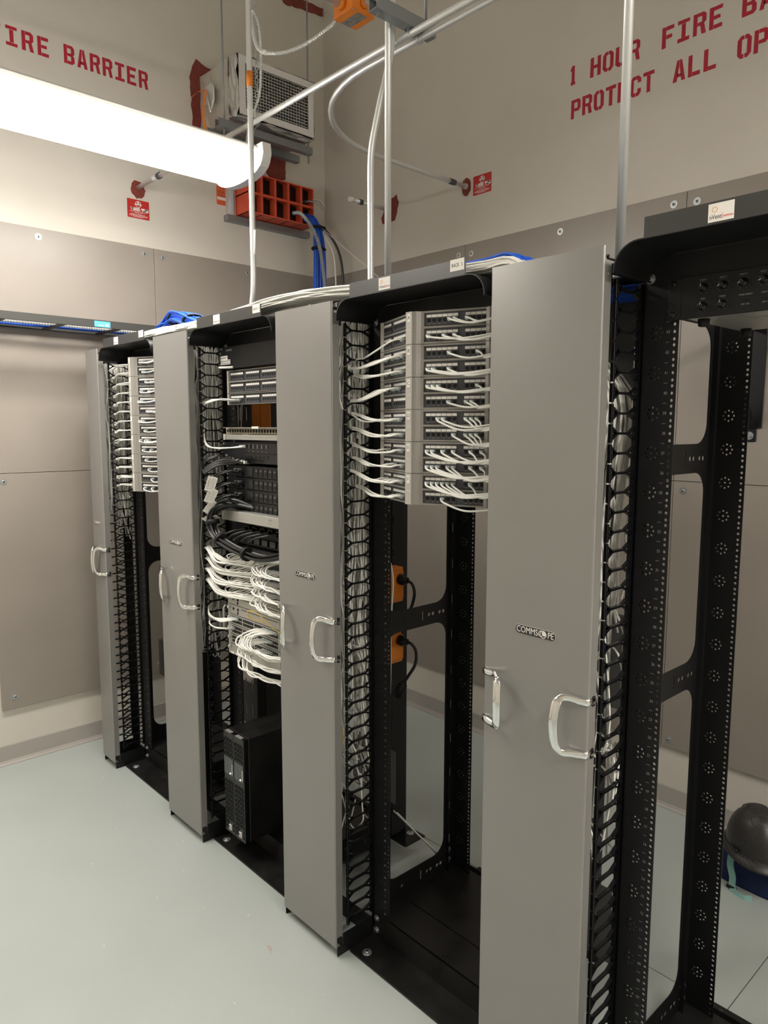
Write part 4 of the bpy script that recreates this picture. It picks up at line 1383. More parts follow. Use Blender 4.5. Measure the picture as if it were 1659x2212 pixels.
for r in range(3):
    zp = 0.858 + H - 0.004 - (2 + r) * 0.0405 - 0.012
    for c in range(9 if r == 0 else 6):
        xs = X2 + 0.395 + c * 0.011
        f, g2 = rb.uniform(-1, 1), rb.uniform(-1, 1)
        pts = [(xs, 0.066, zp), (xs - 0.012, 0.042, zp + 0.002), (xs - 0.042, 0.012, zp - 0.008), (xs - 0.048 + 0.003 * f, -0.002, zp - 0.028), (xs - 0.030, -0.010, zp - 0.046 + 0.003 * g2), (xs + 0.02, -0.005, zp - 0.062 + 0.004 * f),
               (xs + 0.07, 0.015, zp - 0.072 + 0.005 * g2), (X2 + 0.585, 0.05, zp - 0.080 + 0.006 * f), (X2 + 0.625, 0.09, zp - 0.10)]
        pts = [Vector(p) + Vector((rb.uniform(-.006, .006), rb.uniform(-.012, .012), rb.uniform(-.007, .007))) * (1 if 1 < q_ else 0) for q_, p in enumerate(pts)]
        cord(pts, 'white patch cable looping from silver chassis port card %s, %s from left' % (['one', 'two', 'three'][r], NUMN[c + 1]), 'cables looping right from the silver chassis', 0.0029, 'white', 6, 5, (0, -1, 0))
for k in range(2):
    cord([(X2 + 0.40 + 0.01 * k, 0.07, 1.04), (X2 + 0.375, 0.04, 1.055), (X2 + 0.372 + 0.006 * k, 0.02, 1.07 + 0.008 * k), (X2 + 0.39, 0.015, 1.092), (X2 + 0.43, 0.03, 1.085), (X2 + 0.50, 0.05, 1.04), (X2 + 0.60, 0.07, 1.0)],
         'yellow fibre cable at the silver chassis, %s loop' % ['outer', 'inner'][k], 'yellow fibre cables', 0.0014, 'yellow', 6)
# hanging coil of black power cords
def coil(i):
    a0 = random.uniform(0, 1)
    ra, rc = random.uniform(0.05, 0.075), random.uniform(0.09, 0.12)
    dx, dy = random.uniform(-.012, .012), random.uniform(-.02, .02)
    P = [(X2 + 0.30 + dx, 0.42 + dy, 0.84), (X2 + 0.285 + dx, 0.42 + dy, 0.78)]
    for s in range(10):
        a = pi * 0.6 + s / 9 * 2 * pi
        P.append((X2 + 0.31 + dx + ra * cos(a), 0.42 + dy, 0.66 + rc * sin(a)))
    return P
strands('cord_coil', 'hanging coil of black power cords behind the battery units', coil, 9, r=0.005, seg=7, mats=('cabk',))
for k in range(2):
    cord([(X2 + 0.20 + 0.16 * k, 0.62, 1.86), (X2 + 0.14 + 0.17 * k, 0.60, 1.82), (X2 + 0.11 + 0.17 * k, 0.56, 1.76), (X2 + 0.12 + 0.17 * k, 0.54, 1.66)],
         'fat grey flexible cable behind the gap in RACK 2, %s' % ['left one', 'right one'][k], 'grey flexible cables behind the gap', 0.011, 'cabg', 10, name='flexible_cable')

# two tower battery units
def ups(x0, label):
    t = thing('battery_backup', label, 'battery backup', (x0, 0.055, ZB + 0.0005), 'battery backups standing in rack 2')
    w, h, d = 0.0765, 0.440, 0.44
    MB().box(0, w, 0.028, d, 0.0, h, 'blackp', 0.002).build('case', t)
    mb = MB()
    mb.box(0.0, w, 0.004, 0.027, 0.0, h, 'plastic', 0.002)
    for zz0, zz1 in ((0.015, 0.250), (0.335, 0.430)):
        rows = int((zz1 - zz0) / 0.020)
        for r in range(rows):
            for c in range(7):
                xc = 0.007 + c * 0.0095
                zc = zz0 + r * 0.020 + (0.005 if c % 2 else 0)
                if zz0 < 0.1 and r < 2 and 2 < c < 6:
                    continue
                mb.box(xc, xc + 0.0022, 0.0015, 0.004, zc, zc + 0.015, 'black')
                mb.box(xc + 0.0022, xc + 0.0070, 0.0035, 0.0042, zc, zc + 0.015, 'hole')
    mb.build('grille_bezel', t)
    MB().box(0.004, w - 0.003, 0.0018, 0.004, 0.256, 0.330, 'lcd', 0.001).build('display', t)
    mb = MB()
    for k in range(5):
        mb.box(0.050, 0.0525, 0.001, 0.0018, 0.276 + k * 0.010, 0.2785 + k * 0.010, 'inkg')
    mb.cyl((0.0515, 0.0018, 0.266), (0.0515, 0.0005, 0.266), 0.003, 'led', 10)
    fr = lambda u, v, w_: (0.0655 - v, 0.0016 - w_, 0.264 + u)
    put_text(mb, 'CyberPower', 0.010, 'label', fr, 'LEFT', 0.9)
    mb.build('display_marks', t)
    mb = MB()
    mb.box(0.032, 0.050, 0.001, 0.004, 0.016, 0.038, 'label')
    mb.box(0.035, 0.042, 0.0006, 0.001, 0.026, 0.034, 'ink')
    mb.box(0.038, 0.047, 0.0006, 0.001, 0.020, 0.024, 'ink')
    mb.build('rating_mark', t)
    MB().box(0.012, w - 0.02, 0.004, 0.020, h - 0.001, h + 0.0008, 'pp').build('top_latch', t)
    return t
ups(-1.7255, 'left black tower battery backup at the foot of RACK 2')
ups(-1.6475, 'right black tower battery backup at the foot of RACK 2')

# ------------------------------------------------------------------ rack 4 amplifier
t = thing('mixer_amplifier', 'black rack mounted mixer amplifier with knobs and rubber feet', 'amplifier', (0, 0, 2.001))
MB().box(0.066, 0.546, 0.152, 0.1565, 0.001, 0.0885, 'black', 0.001).box(0.0945, 0.0955, 0.1512, 0.152, 0.002, 0.0875, 'hole').build('faceplate', t)
mb = MB()
hs = []
for k in range(14):
    xx = 0.20 + k * 0.022
    hs.append([(xx, 0.235), (xx + 0.007, 0.235), (xx + 0.019, 0.262), (xx + 0.012, 0.262)])
    hs.append([(xx, 0.40), (xx + 0.007, 0.40), (xx + 0.019, 0.427), (xx + 0.012, 0.427)])
mb.plate([(0.100, 0.157), (0.512, 0.157), (0.512, 0.46), (0.100, 0.46)], hs, 0.0012, XY(0.004), 'silver')
mb.box(0.100, 0.1015, 0.157, 0.46, 0.005, 0.085, 'black')
mb.box(0.5105, 0.512, 0.157, 0.46, 0.005, 0.085, 'black')
mb.box(0.100, 0.512, 0.4585, 0.46, 0.005, 0.085, 'black')
mb.box(0.100, 0.512, 0.157, 0.46, 0.084, 0.0855, 'black')
mb.box(0.100, 0.512, 0.157, 0.46, 0.03, 0.031, 'hole')
mb.build('case', t)
for xx, yy in ((0.125, 0.20), (0.125, 0.43), (0.487, 0.20), (0.487, 0.43)):
    MB().tube([(xx, yy, 0.004), (xx, yy, -0.010), (xx, yy, -0.012)], [0.0125, 0.0115, 0.009], 'rubber', 16).build('rubber_foot', t)
for i, (xx, zz, ang) in enumerate(((0.142, 0.062, 0), (0.182, 0.062, 2.3), (0.222, 0.062, 2.3), (0.262, 0.062, 2.3), (0.302, 0.062, 2.3), (0.142, 0.024, -0.3), (0.182, 0.024, -0.3), (0.345, 0.043, 2.3))):
    kb = MB()
    kb.tube([(xx, 0.152, zz), (xx, 0.150, zz), (xx, 0.1495, zz), (xx, 0.137, zz), (xx, 0.136, zz)], [0.0085, 0.0085, 0.0068, 0.0062, 0.005], 'plastic', 18)
    a = pi / 2 + ang
    dv = (cos(a), sin(a))
    pv = (-dv[1], dv[0])
    vs = [(xx + dv[0] * r + pv[0] * w_, 0.1355, zz + dv[1] * r + pv[1] * w_) for r, w_ in ((0.001, -0.0005), (0.006, -0.0005), (0.006, 0.0005), (0.001, 0.0005))]
    kb.add(vs, [(0, 1, 2, 3)], 'label')
    kb.build('knob', t)
mb = MB()
for i, (xx, zz) in enumerate(((0.142, 0.062), (0.182, 0.062), (0.222, 0.062), (0.262, 0.062), (0.302, 0.062), (0.142, 0.024), (0.182, 0.024))):
    for k in range(11):
        a = radians(-60 + k * 30)
        mb.box(xx + 0.0125 * cos(a) - 0.0004, xx + 0.0125 * cos(a) + 0.0004, 0.1514, 0.152, zz + 0.0125 * sin(a) - 0.0004, zz + 0.0125 * sin(a) + 0.0004, 'inkg')
    put_text(mb, ['INPUT 1', 'INPUT 2', 'INPUT 3', 'INPUT 4', 'INPUT 5', 'BASS', 'TREBLE'][i], 0.0042, 'inkg', FRONT(xx, 0.1516, zz + 0.0155), 'CENTER')
for xx, s1 in ((0.228, 'TONE DEFEAT'), (0.268, 'LOW CUT')):
    put_text(mb, s1, 0.0042, 'inkg', FRONT(xx, 0.1516, 0.037), 'CENTER')
    put_text(mb, 'OFF  ON', 0.0042, 'inkg', FRONT(xx, 0.1516, 0.018), 'CENTER')
    mb.box(xx - 0.005, xx + 0.005, 0.1512, 0.152, 0.022, 0.027, 'hole')
mb.build('panel_print', t)
mb = MB()
for xx in (0.0775, 0.5345):
    for zz in (0.012, 0.078):
        mb.tube([(xx, 0.152, zz), (xx, 0.149, zz), (xx, 0.148, zz)], [0.0062, 0.006, 0.003], 'plastic', 14)
mb.build('mounting_screws', t)

# ------------------------------------------------------------------ strip lights
def strip_light(x, y1, label, L=1.70, z=3.0):
    t = thing('strip_light', label, 'light', (x, y1, z), 'hanging wraparound strip lights')
    t.scale = (1.44, 1.44, 1.44)
    hw = 0.135
    mb = MB()
    # white housing (open channel) with flared side rails
    mb.box(-0.092, 0.092, -L + 0.01, -0.012, -0.030, 0.0, 'wplastic', 0.004)
    for s in (-1, 1):
        pr = [(s * 0.090, 0.0), (s * 0.104, -0.001), (s * 0.107, -0.007), (s * 0.114, -0.009), (s * 0.118, -0.016), (s * 0.126, -0.027), (s * 0.118, -0.034), (s * 0.090, -0.034)]
        mb.prism(pr if s < 0 else pr[::-1], lambda u, v, w: (u, w, v), -L + 0.01, -0.012, 'wplastic')
    mb.build('housing', t)
    pr = []
    for k in range(17):
        a = pi * k / 16
        pr.append((-0.136 * cos(a) * (1 - 0.06 * sin(a) ** 2), -0.0285 - 0.056 * sin(a) ** 0.85))
    mb = MB()
    mb.prism(pr, lambda u, v, w: (u, w, v), -L + 0.012, -0.014, 'lens', True)
    mb.build('lens', t)
    for yy in (-0.030, -L - 0.016):
        pr = [(-0.138, 0.001), (0.138, 0.001), (0.142, -0.030)]
        pr += [(0.136 * cos(a) * (1 - 0.10 * sin(a) ** 2) if False else 0.137 * cos(a), -0.034 - 0.056 * sin(a) ** 0.75) for a in [pi * k / 14 for k in range(1, 14)]]
        pr += [(-0.142, -0.030)]
        MB().prism(pr[::-1], lambda u, v, w: (u, w, v), yy, yy + 0.030, 'wplastic').build('end_cap', t)
    for yy in (0.045, -L + 0.17):
        mb = MB()
        ya = -0.02 if yy > 0 else yy
        mb.tube([(-0.03, ya, 0.0), (0, yy, 0.11)], 0.0014, 'zinc', 5)
        mb.tube([(0.03, ya, 0.0), (0, yy, 0.11)], 0.0014, 'zinc', 5)
        nlink = int(((ZC - z) / 1.44 - 0.12) / 0.021)
        for k in range(nlink):
            zc = 0.115 + k * 0.021
            ring = []
            for q in range(8):
                a = 2 * pi * q / 8
                u, v = 0.0055 * cos(a), 0.0135 * sin(a)
                ring.append((u if k % 2 else 0, yy + (0 if k % 2 else u), zc + v))
            mb.tube(ring, 0.0012, 'zinc', 4, closed=True)
        mb.build('hanging_chain', t)
    return t
strip_light(-2.145, 0.490, 'white wraparound strip light hanging at upper left, glowing white')
strip_light(1.5, 0.9, 'second strip light hanging beyond the right edge of view')

# ------------------------------------------------------------------ conduits and overhead steel
def conduit(pts, r, label, k=6, m='galv', name='conduit', seg=14, straight=False, **kw):
    o = Vector(pts[0])
    P = [Vector(p) - o for p in (pts if straight else smooth(pts, k))]
    return MB().tube(P, r, m, seg).build(name, None, tuple(o), label=label, cat='conduit', group=kw.get('group'))
rC = 0.0117
ZF = 2.118
def vconduit(x, y, label, bend=None):
    t = thing('conduit', label, 'conduit', (x, y, ZF), 'steel conduits dropping to the racks')
    pts = [(0, 0, ZC - ZF), (0, 0, 1.4), (0, 0, 1.0), (0, 0, 0.5)] if not bend else None
    if bend is None:
        MB().tube([(0, 0, 0.0), (0, 0, ZC - ZF)], rC, 'galv', 16).build('tube', t)
    else:
        MB().tube(smooth(bend, 8), rC, 'galv', 16).build('tube', t)
    return t
c = vconduit(-0.139, 0.30, 'steel conduit standing on the nearest grey manager')
MB().cyl((0, 0, 0), (0, 0, 0.012), 0.020, 'wplastic', 16).build('locknut', c)
c = vconduit(-1.085, 0.39, 'straight steel conduit dropping behind RACK 3, right of the bent one')
c = vconduit(-1.175, 0.39, 'steel conduit with an offset bend dropping behind RACK 3',
             [(0, 0, 0), (0, 0, 0.3), (0, 0, 0.52), (0.002, 0, 0.60), (0.012, 0, 0.66), (0.048, 0.004, 0.78), (0.068, 0.010, 0.85), (0.078, 0.022, 0.93), (0.080, 0.028, 1.05), (0.080, 0.028, 1.6), (0.080, 0.028, ZC - ZF)])
c = vconduit(-1.815, 0.305, 'steel conduit passing in front of the strip light with orange tape',
             [(-0.075, 0, 0.0), (-0.06, 0, 0.05), (-0.02, 0, 0.15), (0, 0, 0.26), (0, 0, 0.5), (0, 0, 0.9), (0, 0, 1.2), (0.0, 0, ZC - ZF)])
MB().cyl((0, 0, 1.020), (0, 0, 1.078), rC + 0.0016, 'orange', 16).build('orange_tape', c)
mb = MB()
mb.tube([(0.015, 0, 0.36), (0.02, 0, 0.46)], 0.0035, 'label', 5)
mb.build('paper_scrap', c)

t = thing('conduit', 'long level conduit running from the left wall above the racks', 'conduit', (XW, 0.442, 3.095))
MB().tube([(0, 0, 0), (3.9, 0, 0)], rC, 'galv', 16).build('tube', t)
mb = MB()
mb.cyl((0.19, 0, 0), (0.235, 0, 0), rC + 0.003, 'galv', 14)
mb.cyl((0.255, 0, 0), (0.280, 0, 0), rC + 0.005, 'ppd', 14)
mb.cyl((0.27, 0, 0), (0.27, 0.0, 0.03), 0.003, 'zinc', 6)
mb.build('coupling', t)
t = thing('conduit', 'level conduit sweeping round towards the back wall', 'conduit', (-1.92, YW, 3.09))
P = [(0, -0.002, 0), (0, -0.35, 0)]
Rb = 0.62
yc_ = 0.484 - YW
for k in range(13):
    a = pi / 2 * k / 12
    P.append((Rb - Rb * cos(a), yc_ + Rb - Rb * sin(a), 0.003))
P.append((3.1, yc_, 0.003))
MB().tube(P, rC, 'galv', 16).build('tube', t)
mb = MB()
mb.cyl((0, -0.14, 0), (0, -0.10, 0), rC + 0.004, 'ppd', 14)
mb.cyl((0, -0.02, 0), (0, -0.001, 0), rC + 0.004, 'ppl', 14)
mb.build('coupling', t)
t = thing('conduit', 'short capped conduit stub poking from the back wall', 'conduit', (-2.53, YW, 3.093))
MB().tube([(0, -0.002, 0), (0, -0.30, 0)], rC, 'galv', 14).build('tube', t)
MB().cyl((0, -0.26, 0), (0, -0.235, 0), rC + 0.004, 'ppd', 14).cyl((0, -0.335, 0), (0, -0.30, 0), rC + 0.001, 'label', 12).build('coupling', t)

# strut trapeze holding the level conduits
def strut(p0, p1, label, rods, name='strut_channel', h=0.041, m='strut'):
    t = thing(name, label, 'strut', p0)
    d = Vector(p1) - Vector(p0)
    L = d.length
    mb = MB()
    w = 0.0205
    pr = [(-w, -h), (w, -h), (w, 0), (w - 0.008, 0), (w - 0.008, -0.004), (w - 0.003, -0.004), (w - 0.003, -h + 0.003), (-w + 0.003, -h + 0.003), (-w + 0.003, -0.004), (-w + 0.008, -0.004), (-w + 0.008, 0), (-w, 0)]
    mb.prism(pr, lambda u, v, w_: (u, w_, v), 0, L, m)
    mb.build('channel', t)
    for yy, up, dn in rods:
        MB().cyl((0, yy, -dn), (0, yy, up), 0.0048, 'strut', 8).cyl((0, yy, -h - 0.008), (0, yy, -h), 0.010, 'strut', 6).build('threaded_rod', t)
    return t
st = strut((-1.03, 0.27, 3.149), (-1.03, 0.545, 3.149), 'steel strut above the two level conduits near the orange box', ((0.03, 1.60, 0.0), (0.245, 1.60, 0.0)))
for yy, zz in ((0.172, -0.054), (0.214, -0.056)):
    mb = MB()
    ring = [(0, yy + 0.0155 * cos(a), zz + 0.0155 * sin(a)) for a in [2 * pi * k / 14 for k in range(14)]]
    mb.tube(ring, 0.0028, 'zinc', 6, closed=True)
    mb.cyl((0, yy, zz + 0.015), (0, yy, zz + 0.034), 0.003, 'zinc', 6)
    mb.build('pipe_clamp', st)

# orange junction box overhead
t = thing('junction_box', 'orange junction box with taped cover hanging overhead', 'junction box', (-1.61, 0.685, 3.45))
MB().box(-0.060, 0.060, -0.060, 0.060, 0.004, 0.060, 'orange', 0.002).build('box', t)
MB().box(-0.062, 0.062, -0.062, 0.062, 0.0, 0.004, 'orange', 0.0015).build('cover', t)
mb = MB()
mb.box(-0.060, 0.048, -0.022, 0.030, -0.0006, 0.0, 'pp')
fr = lambda u, v, w: (-0.052 + v * 0 + u * 0, 0, 0)
def under(x, y):
    return lambda u, v, w: (x + v, y + u, -0.0008 - w)
for i, s in enumerate(('FIRE ALARM', 'JUNCTION')):
    pass
for q in range(22):
    a, b = random.uniform(-0.055, 0.040), random.uniform(-0.018, 0.026)
    mb.box(a, a + random.uniform(0.003, 0.014), b, b + 0.0014, -0.0010, -0.0006, 'ink')
mb.build('taped_marking', t)
MB().cyl((0.052, -0.050, -0.002), (0.052, -0.050, 0), 0.004, 'zinc', 8).cyl((-0.052, 0.050, -0.002), (-0.052, 0.050, 0), 0.004, 'zinc', 8).build('cover_screws', t)
mb = MB()
mb.cyl((0.0, -0.062, 0.034), (0.0, -0.085, 0.034), 0.022, 'orange', 16)
mb.cyl((0.060, 0.0, 0.034), (0.075, 0.0, 0.034), 0.019, 'orange', 16)
mb.build('connector', t)
conduit([(-1.61, 0.60, 3.484), (-1.61, -0.6, 3.484)], 0.017, 'fat steel conduit leaving the orange junction box to the left', straight=True)
conduit([(-1.535, 0.685, 3.484), (-0.2, 0.685, 3.484)], rC, 'steel conduit leaving the orange junction box to the right', straight=True)

# armoured flexible cables
def armoured(pts, r, label, m='galv', name='armoured_cable', pitch=0.010, k=8, cat='cable'):
    P = smooth(pts, k)
    o = P[0].copy()
    L = [0]
    for i in range(1, len(P)):
        L.append(L[-1] + (P[i] - P[i - 1]).length)
    n = int(L[-1] / (pitch / 2))
    Q, rad = [], []
    j = 0
    for i in range(n + 1):
        s = L[-1] * i / n
        while j < len(L) - 2 and L[j + 1] < s:
            j += 1
        f = (s - L[j]) / max(L[j + 1] - L[j], 1e-9)
        Q.append(P[j].lerp(P[j + 1], f) - o)
        rad.append(r * 1.05 if i % 2 else r * 0.72)
    return MB().tube(Q, rad, m, 9, smooth=False).build(name, None, tuple(o), label=label, cat=cat)
armoured([(-1.672, 0.66, 3.475), (-1.71, 0.635, 3.44), (-1.80, 0.575, 3.385), (-1.90, 0.53, 3.372), (-2.00, 0.50, 3.40), (-2.08, 0.51, 3.47), (-2.14, 0.53, 3.60), (-2.145, 0.54, 3.64)],
         0.0085, 'armoured flexible cable drooping from the orange box')
for o_ in bpy.data.objects:
    pass
MB().tube([Vector((-1.985, 0.503, 3.393)), Vector((-2.015, 0.498, 3.408))], 0.0105, 'label', 10).build('cable_tape', label='white tape wrapped on the drooping armoured cable', cat='tape')
chx, chy = -1.235, -0.255
armoured([(-2.145, 0.54, 3.64), (-2.14, 0.562, 3.60), (-2.14, 0.575, 3.52), (-2.14, 0.575, 3.40), (-2.14, 0.562, 3.28), (-2.15, 0.515, 3.15), (-2.16, 0.50, 3.06), (-2.17, 0.47, 3.004)],
         0.0065, 'armoured cable tied along the chain into the strip light')

# ------------------------------------------------------------------ air grille with foil wrapped duct
t = thing('air_register', 'white louvred air register on foil wrapped duct, left wall', 'vent', (-2.78, 0.855, 3.480))
W_, Hh = 0.505, 0.305
mb = MB()
mb.plate([(0, 0), (W_, 0), (W_, Hh), (0, Hh)], [[(0.038, 0.036), (W_ - 0.038, 0.036), (W_ - 0.038, Hh - 0.036), (0.038, Hh - 0.036)]], 0.006, lambda u, v, w: (w, u, v), 'wplastic')
mb.build('frame', t)
for k in range(14):
    z = 0.044 + k * 0.0167
    MB().add([(0.003, 0.038, z), (0.003, W_ - 0.038, z), (-0.010, W_ - 0.038, z + 0.007), (-0.010, 0.038, z + 0.007),
              (0.004, 0.038, z + 0.0018), (0.004, W_ - 0.038, z + 0.0018), (-0.009, W_ - 0.038, z + 0.0088), (-0.009, 0.038, z + 0.0088)],
             [(0, 1, 2, 3), (7, 6, 5, 4), (0, 4, 5, 1), (3, 2, 6, 7), (0, 3, 7, 4), (1, 5, 6, 2)], 'wplastic').build('louvre', t)
for k in range(22):
    y = 0.055 + k * 0.0190
    MB().box(-0.028, -0.013, y, y + 0.0016, 0.036, Hh - 0.036, 'wplastic').build('rear_blade', t)
MB().box(-0.10, -0.098, 0.02, W_ - 0.02, 0.02, Hh - 0.02, 'hole').build('duct_throat', t)
rf = random.Random(8)
def wrap(x0, x1, ny, m, grow, jit, nx=6):
    mb = MB()
    y0, y1, z0, z1 = 0.865 - grow, 1.350 + grow, 3.492 - grow, 3.777 + grow
    ring = []
    n1, n2 = 10, 7
    for k in range(n1):
        ring.append((y0 + (y1 - y0) * k / n1, z0))
    for k in range(n2):
        ring.append((y1, z0 + (z1 - z0) * k / n2))
    for k in range(n1):
        ring.append((y1 - (y1 - y0) * k / n1, z1))
    for k in range(n2):
        ring.append((y0, z1 - (z1 - z0) * k / n2))
    n = len(ring)
    vs = []
    for i in range(nx + 1):
        for (y, z) in ring:
            vs.append((x0 + (x1 - x0) * i / nx + rf.uniform(-jit, jit) * 0.3, y + rf.uniform(-jit, jit), z + rf.uniform(-jit, jit)))
    fs = [(i * n + k, i * n + (k + 1) % n, (i + 1) * n + (k + 1) % n, (i + 1) * n + k) for i in range(nx) for k in range(n)]
    mb.add(vs, fs, m, False)
    return mb
t = thing('insulated_duct', 'foil jacketed square duct between left wall and register', 'duct', (0, 0, 0))
wrap(XW + 0.001, -2.87, 0, 'jacket', 0.020, 0.005).build('insulation_jacket', t)
wrap(-2.90, -2.783, 0, 'foil', 0.017, 0.008, 9).build('foil_collar', t)
mb = MB()
mb.box(-3.08, -2.99, 0.815, 0.822, 3.60, 3.70, 'galv', 0.002)
mb.tube([(-3.0, 0.812, 3.70), (-2.965, 0.805, 3.66), (-2.96, 0.803, 3.60), (-2.99, 0.805, 3.55)], 0.006, 'galv', 8)
mb.tube([(-3.05, 0.806, 3.67), (-3.02, 0.80, 3.60), (-2.99, 0.80, 3.53)], 0.005, 'galv', 8)
mb.build('damper_lever', t)
def ribbon(pts, w, m):
    P = smooth(pts, 5)
    vs, fs = [], []
    for i, p in enumerate(P):
        vs += [p + Vector((w / 2, 0, 0)), p - Vector((w / 2, 0, 0)), p - Vector((w / 2, 0.0008, 0)), p + Vector((w / 2, -0.0008, 0))]
    for i in range(len(P) - 1):
        for k in range(4):
            l = (k + 1) % 4
            fs.append((i * 4 + k, i * 4 + l, i * 4 + 4 + l, i * 4 + 4 + k))
    return MB().add(vs, fs, m)
ribbon([(-3.04, 0.80, 3.66), (-3.06, 0.79, 3.56), (-3.03, 0.785, 3.46), (-3.0, 0.79, 3.38)], 0.03, 'orange').build('damper_ribbon', t)
ribbon([(-3.04, 0.80, 3.665), (-3.08, 0.77, 3.66), (-3.12, 0.735, 3.62), (-3.14, 0.71, 3.60)], 0.028, 'orange').build('damper_ribbon', t)
for i, xx in enumerate((-2.86, -3.02)):
    strut((xx, 0.76 + 0.02 * i, 3.452), (xx, 1.40 + 0.02 * i, 3.452), 'steel strut under the foil wrapped duct, %s' % ['nearer the room', 'nearer the wall'][i],
          ((0.045, ZC - 3.452, 0.09), (0.622, ZC - 3.452, 0.09)) if i == 0 else ())

# firestop sealant patches on walls
def blob(c, ry, rz, fr, label, pts=None, th=0.008, n=22, seed=1, jag=0.10):
    r0 = random.Random(seed)
    P = pts or [(c[0] + ry * cos(2 * pi * k / n) * (1 + r0.uniform(-jag, jag)), c[1] + rz * sin(2 * pi * k / n) * (1 + r0.uniform(-jag, jag))) for k in range(n)]
    if pts:
        Q = []
        for i in range(len(P)):
            a, b = P[i], P[(i + 1) % len(P)]
            m_ = max(1, int(math.hypot(b[0] - a[0], b[1] - a[1]) / 0.02))
            for j in range(m_):
                f = j / m_
                Q.append((a[0] + (b[0] - a[0]) * f + r0.uniform(-.004, .004), a[1] + (b[1] - a[1]) * f + r0.uniform(-.004, .004)))
        P = Q
    MB().prism(P, fr, 0.0002, th, 'fire').build('firestop_patch', label=label, cat='sealant', group='red firestop patches')
blob((0.442, 3.085), 0.040, 0.046, WLF, 'round dark red firestop patch around the conduit on the left wall', seed=2)
blob((-1.92, 3.09), 0.030, 0.046, WBF, 'oval dark red firestop patch beside the red tag on the back wall', seed=3)
blob(None, 0, 0, WBF, 'ragged dark red firestop patch around the stub on the back wall', pts=[(-2.60, 3.03), (-2.55, 3.02), (-2.50, 3.03), (-2.475, 3.07), (-2.465, 3.13), (-2.48, 3.17), (-2.53, 3.16), (-2.58, 3.11), (-2.615, 3.06)], seed=4)
blob(None, 0, 0, WLF, 'dark red firestop border around the foil duct on the left wall', pts=[(0.80, 3.36), (0.79, 3.60), (0.78, 3.78), (0.82, 3.89), (0.90, 3.86), (1.40, 3.86), (1.44, 3.6), (1.44, 3.36), (1.36, 3.31), (1.28, 3.38)], seed=5)
blob(None, 0, 0, WLF, 'long dark red firestop stripe high in the corner of the left wall', pts=[(1.42, 4.46), (1.60, 4.495), (1.755, 4.50), (1.757, 4.45), (1.60, 4.44), (1.45, 4.42)], seed=6)

# red penetration tags
def red_tag(fr, label):
    mb = MB()
    w, h = 0.127, 0.1
    mb.prism(rrect(0, w, 0, h, 0.003, 2), fr, 0.0003, 0.0012, 'redsign')
    t = mb.build('penetration_tag', label=label, cat='sign', group='red firestop tags')
    pm = MB()
    def q(u0, u1, v0, v1, m, d=0.0014):
        pm.add([fr(a, b, d) for a, b in ((u0, v0), (u1, v0), (u1, v1), (u0, v1))], [(0, 1, 2, 3)], m)
    P, T = cdt(circ(0.063, 0.076, 0.0175, 20), [circ(0.063, 0.076, 0.0145, 20)])
    pm.add([fr(a, b, 0.0014) for a, b in P], T, 'label')
    q(0.043, 0.083, 0.0715, 0.0785, 'label')
    q(0.058, 0.068, 0.080, 0.089, 'label')
    q(0.018, 0.072, 0.0495, 0.0565, 'label')
    q(0.022, 0.074, 0.0405, 0.0475, 'label')
    q(0.080, 0.122, 0.0490, 0.0575, 'label')
    q(0.085, 0.122, 0.0400, 0.0475, 'label')
    q(0.022, 0.036, 0.0505, 0.0555, 'ink', 0.0016)
    q(0.025, 0.033, 0.0415, 0.0465, 'ink', 0.0016)
    q(0.100, 0.118, 0.0500, 0.0560, 'ink', 0.0016)
    q(0.090, 0.108, 0.0410, 0.0460, 'ink', 0.0016)
    for v, a, b in ((0.034, 0.012, 0.112), (0.029, 0.040, 0.085), (0.021, 0.02, 0.10), (0.016, 0.01, 0.118), (0.011, 0.01, 0.112), (0.007, 0.03, 0.09)):
        u = a
        while u < b:
            L = random.uniform(0.003, 0.009)
            q(u, min(u + L, b), v, v + 0.0022, 'label')
            u += L + 0.0018
    pm.build('tag_print', t)
red_tag(lambda u, v, w: WLF(u + 0.379, v + 2.930, w), 'red printed tag below the round firestop patch, left wall')
red_tag(lambda u, v, w: WBF(u - 1.874, v + 3.030, w), 'red printed tag beside the oval firestop patch, back wall')
mb = MB()
fr = lambda u, v, w: WLF(u + 0.937, v + 3.108, w)
mb.prism(rrect(0, 0.095, 0, 0.108, 0.004, 2), fr, 0.0003, 0.0012, 'osticker')
t = mb.build('instruction_sticker', label='orange instruction sticker left of the red cable sleeves', cat='sticker')
mb = MB()
put_text(mb, 'EZ-PATH', 0.013, 'ink', lambda u, v, w: fr(0.0475 + u, 0.096 + v, 0.0013 + w), 'CENTER', 0.95)
mb.add([fr(a, b, 0.0014) for a, b in ((0.004, 0.030), (0.091, 0.030), (0.091, 0.046), (0.004, 0.046))], [(0, 1, 2, 3)], 'label')
for v in (0.082, 0.076, 0.070, 0.062, 0.056, 0.050, 0.020, 0.013, 0.007):
    u = 0.008
    while u < 0.085:
        L = random.uniform(0.004, 0.010)
        mb.add([fr(a, b, 0.0014) for a, b in ((u, v), (min(u + L, 0.087), v), (min(u + L, 0.087), v + 0.002), (u, v + 0.002))], [(0, 1, 2, 3)], 'ink')
        u += L + 0.002
mb.build('sticker_print', t)

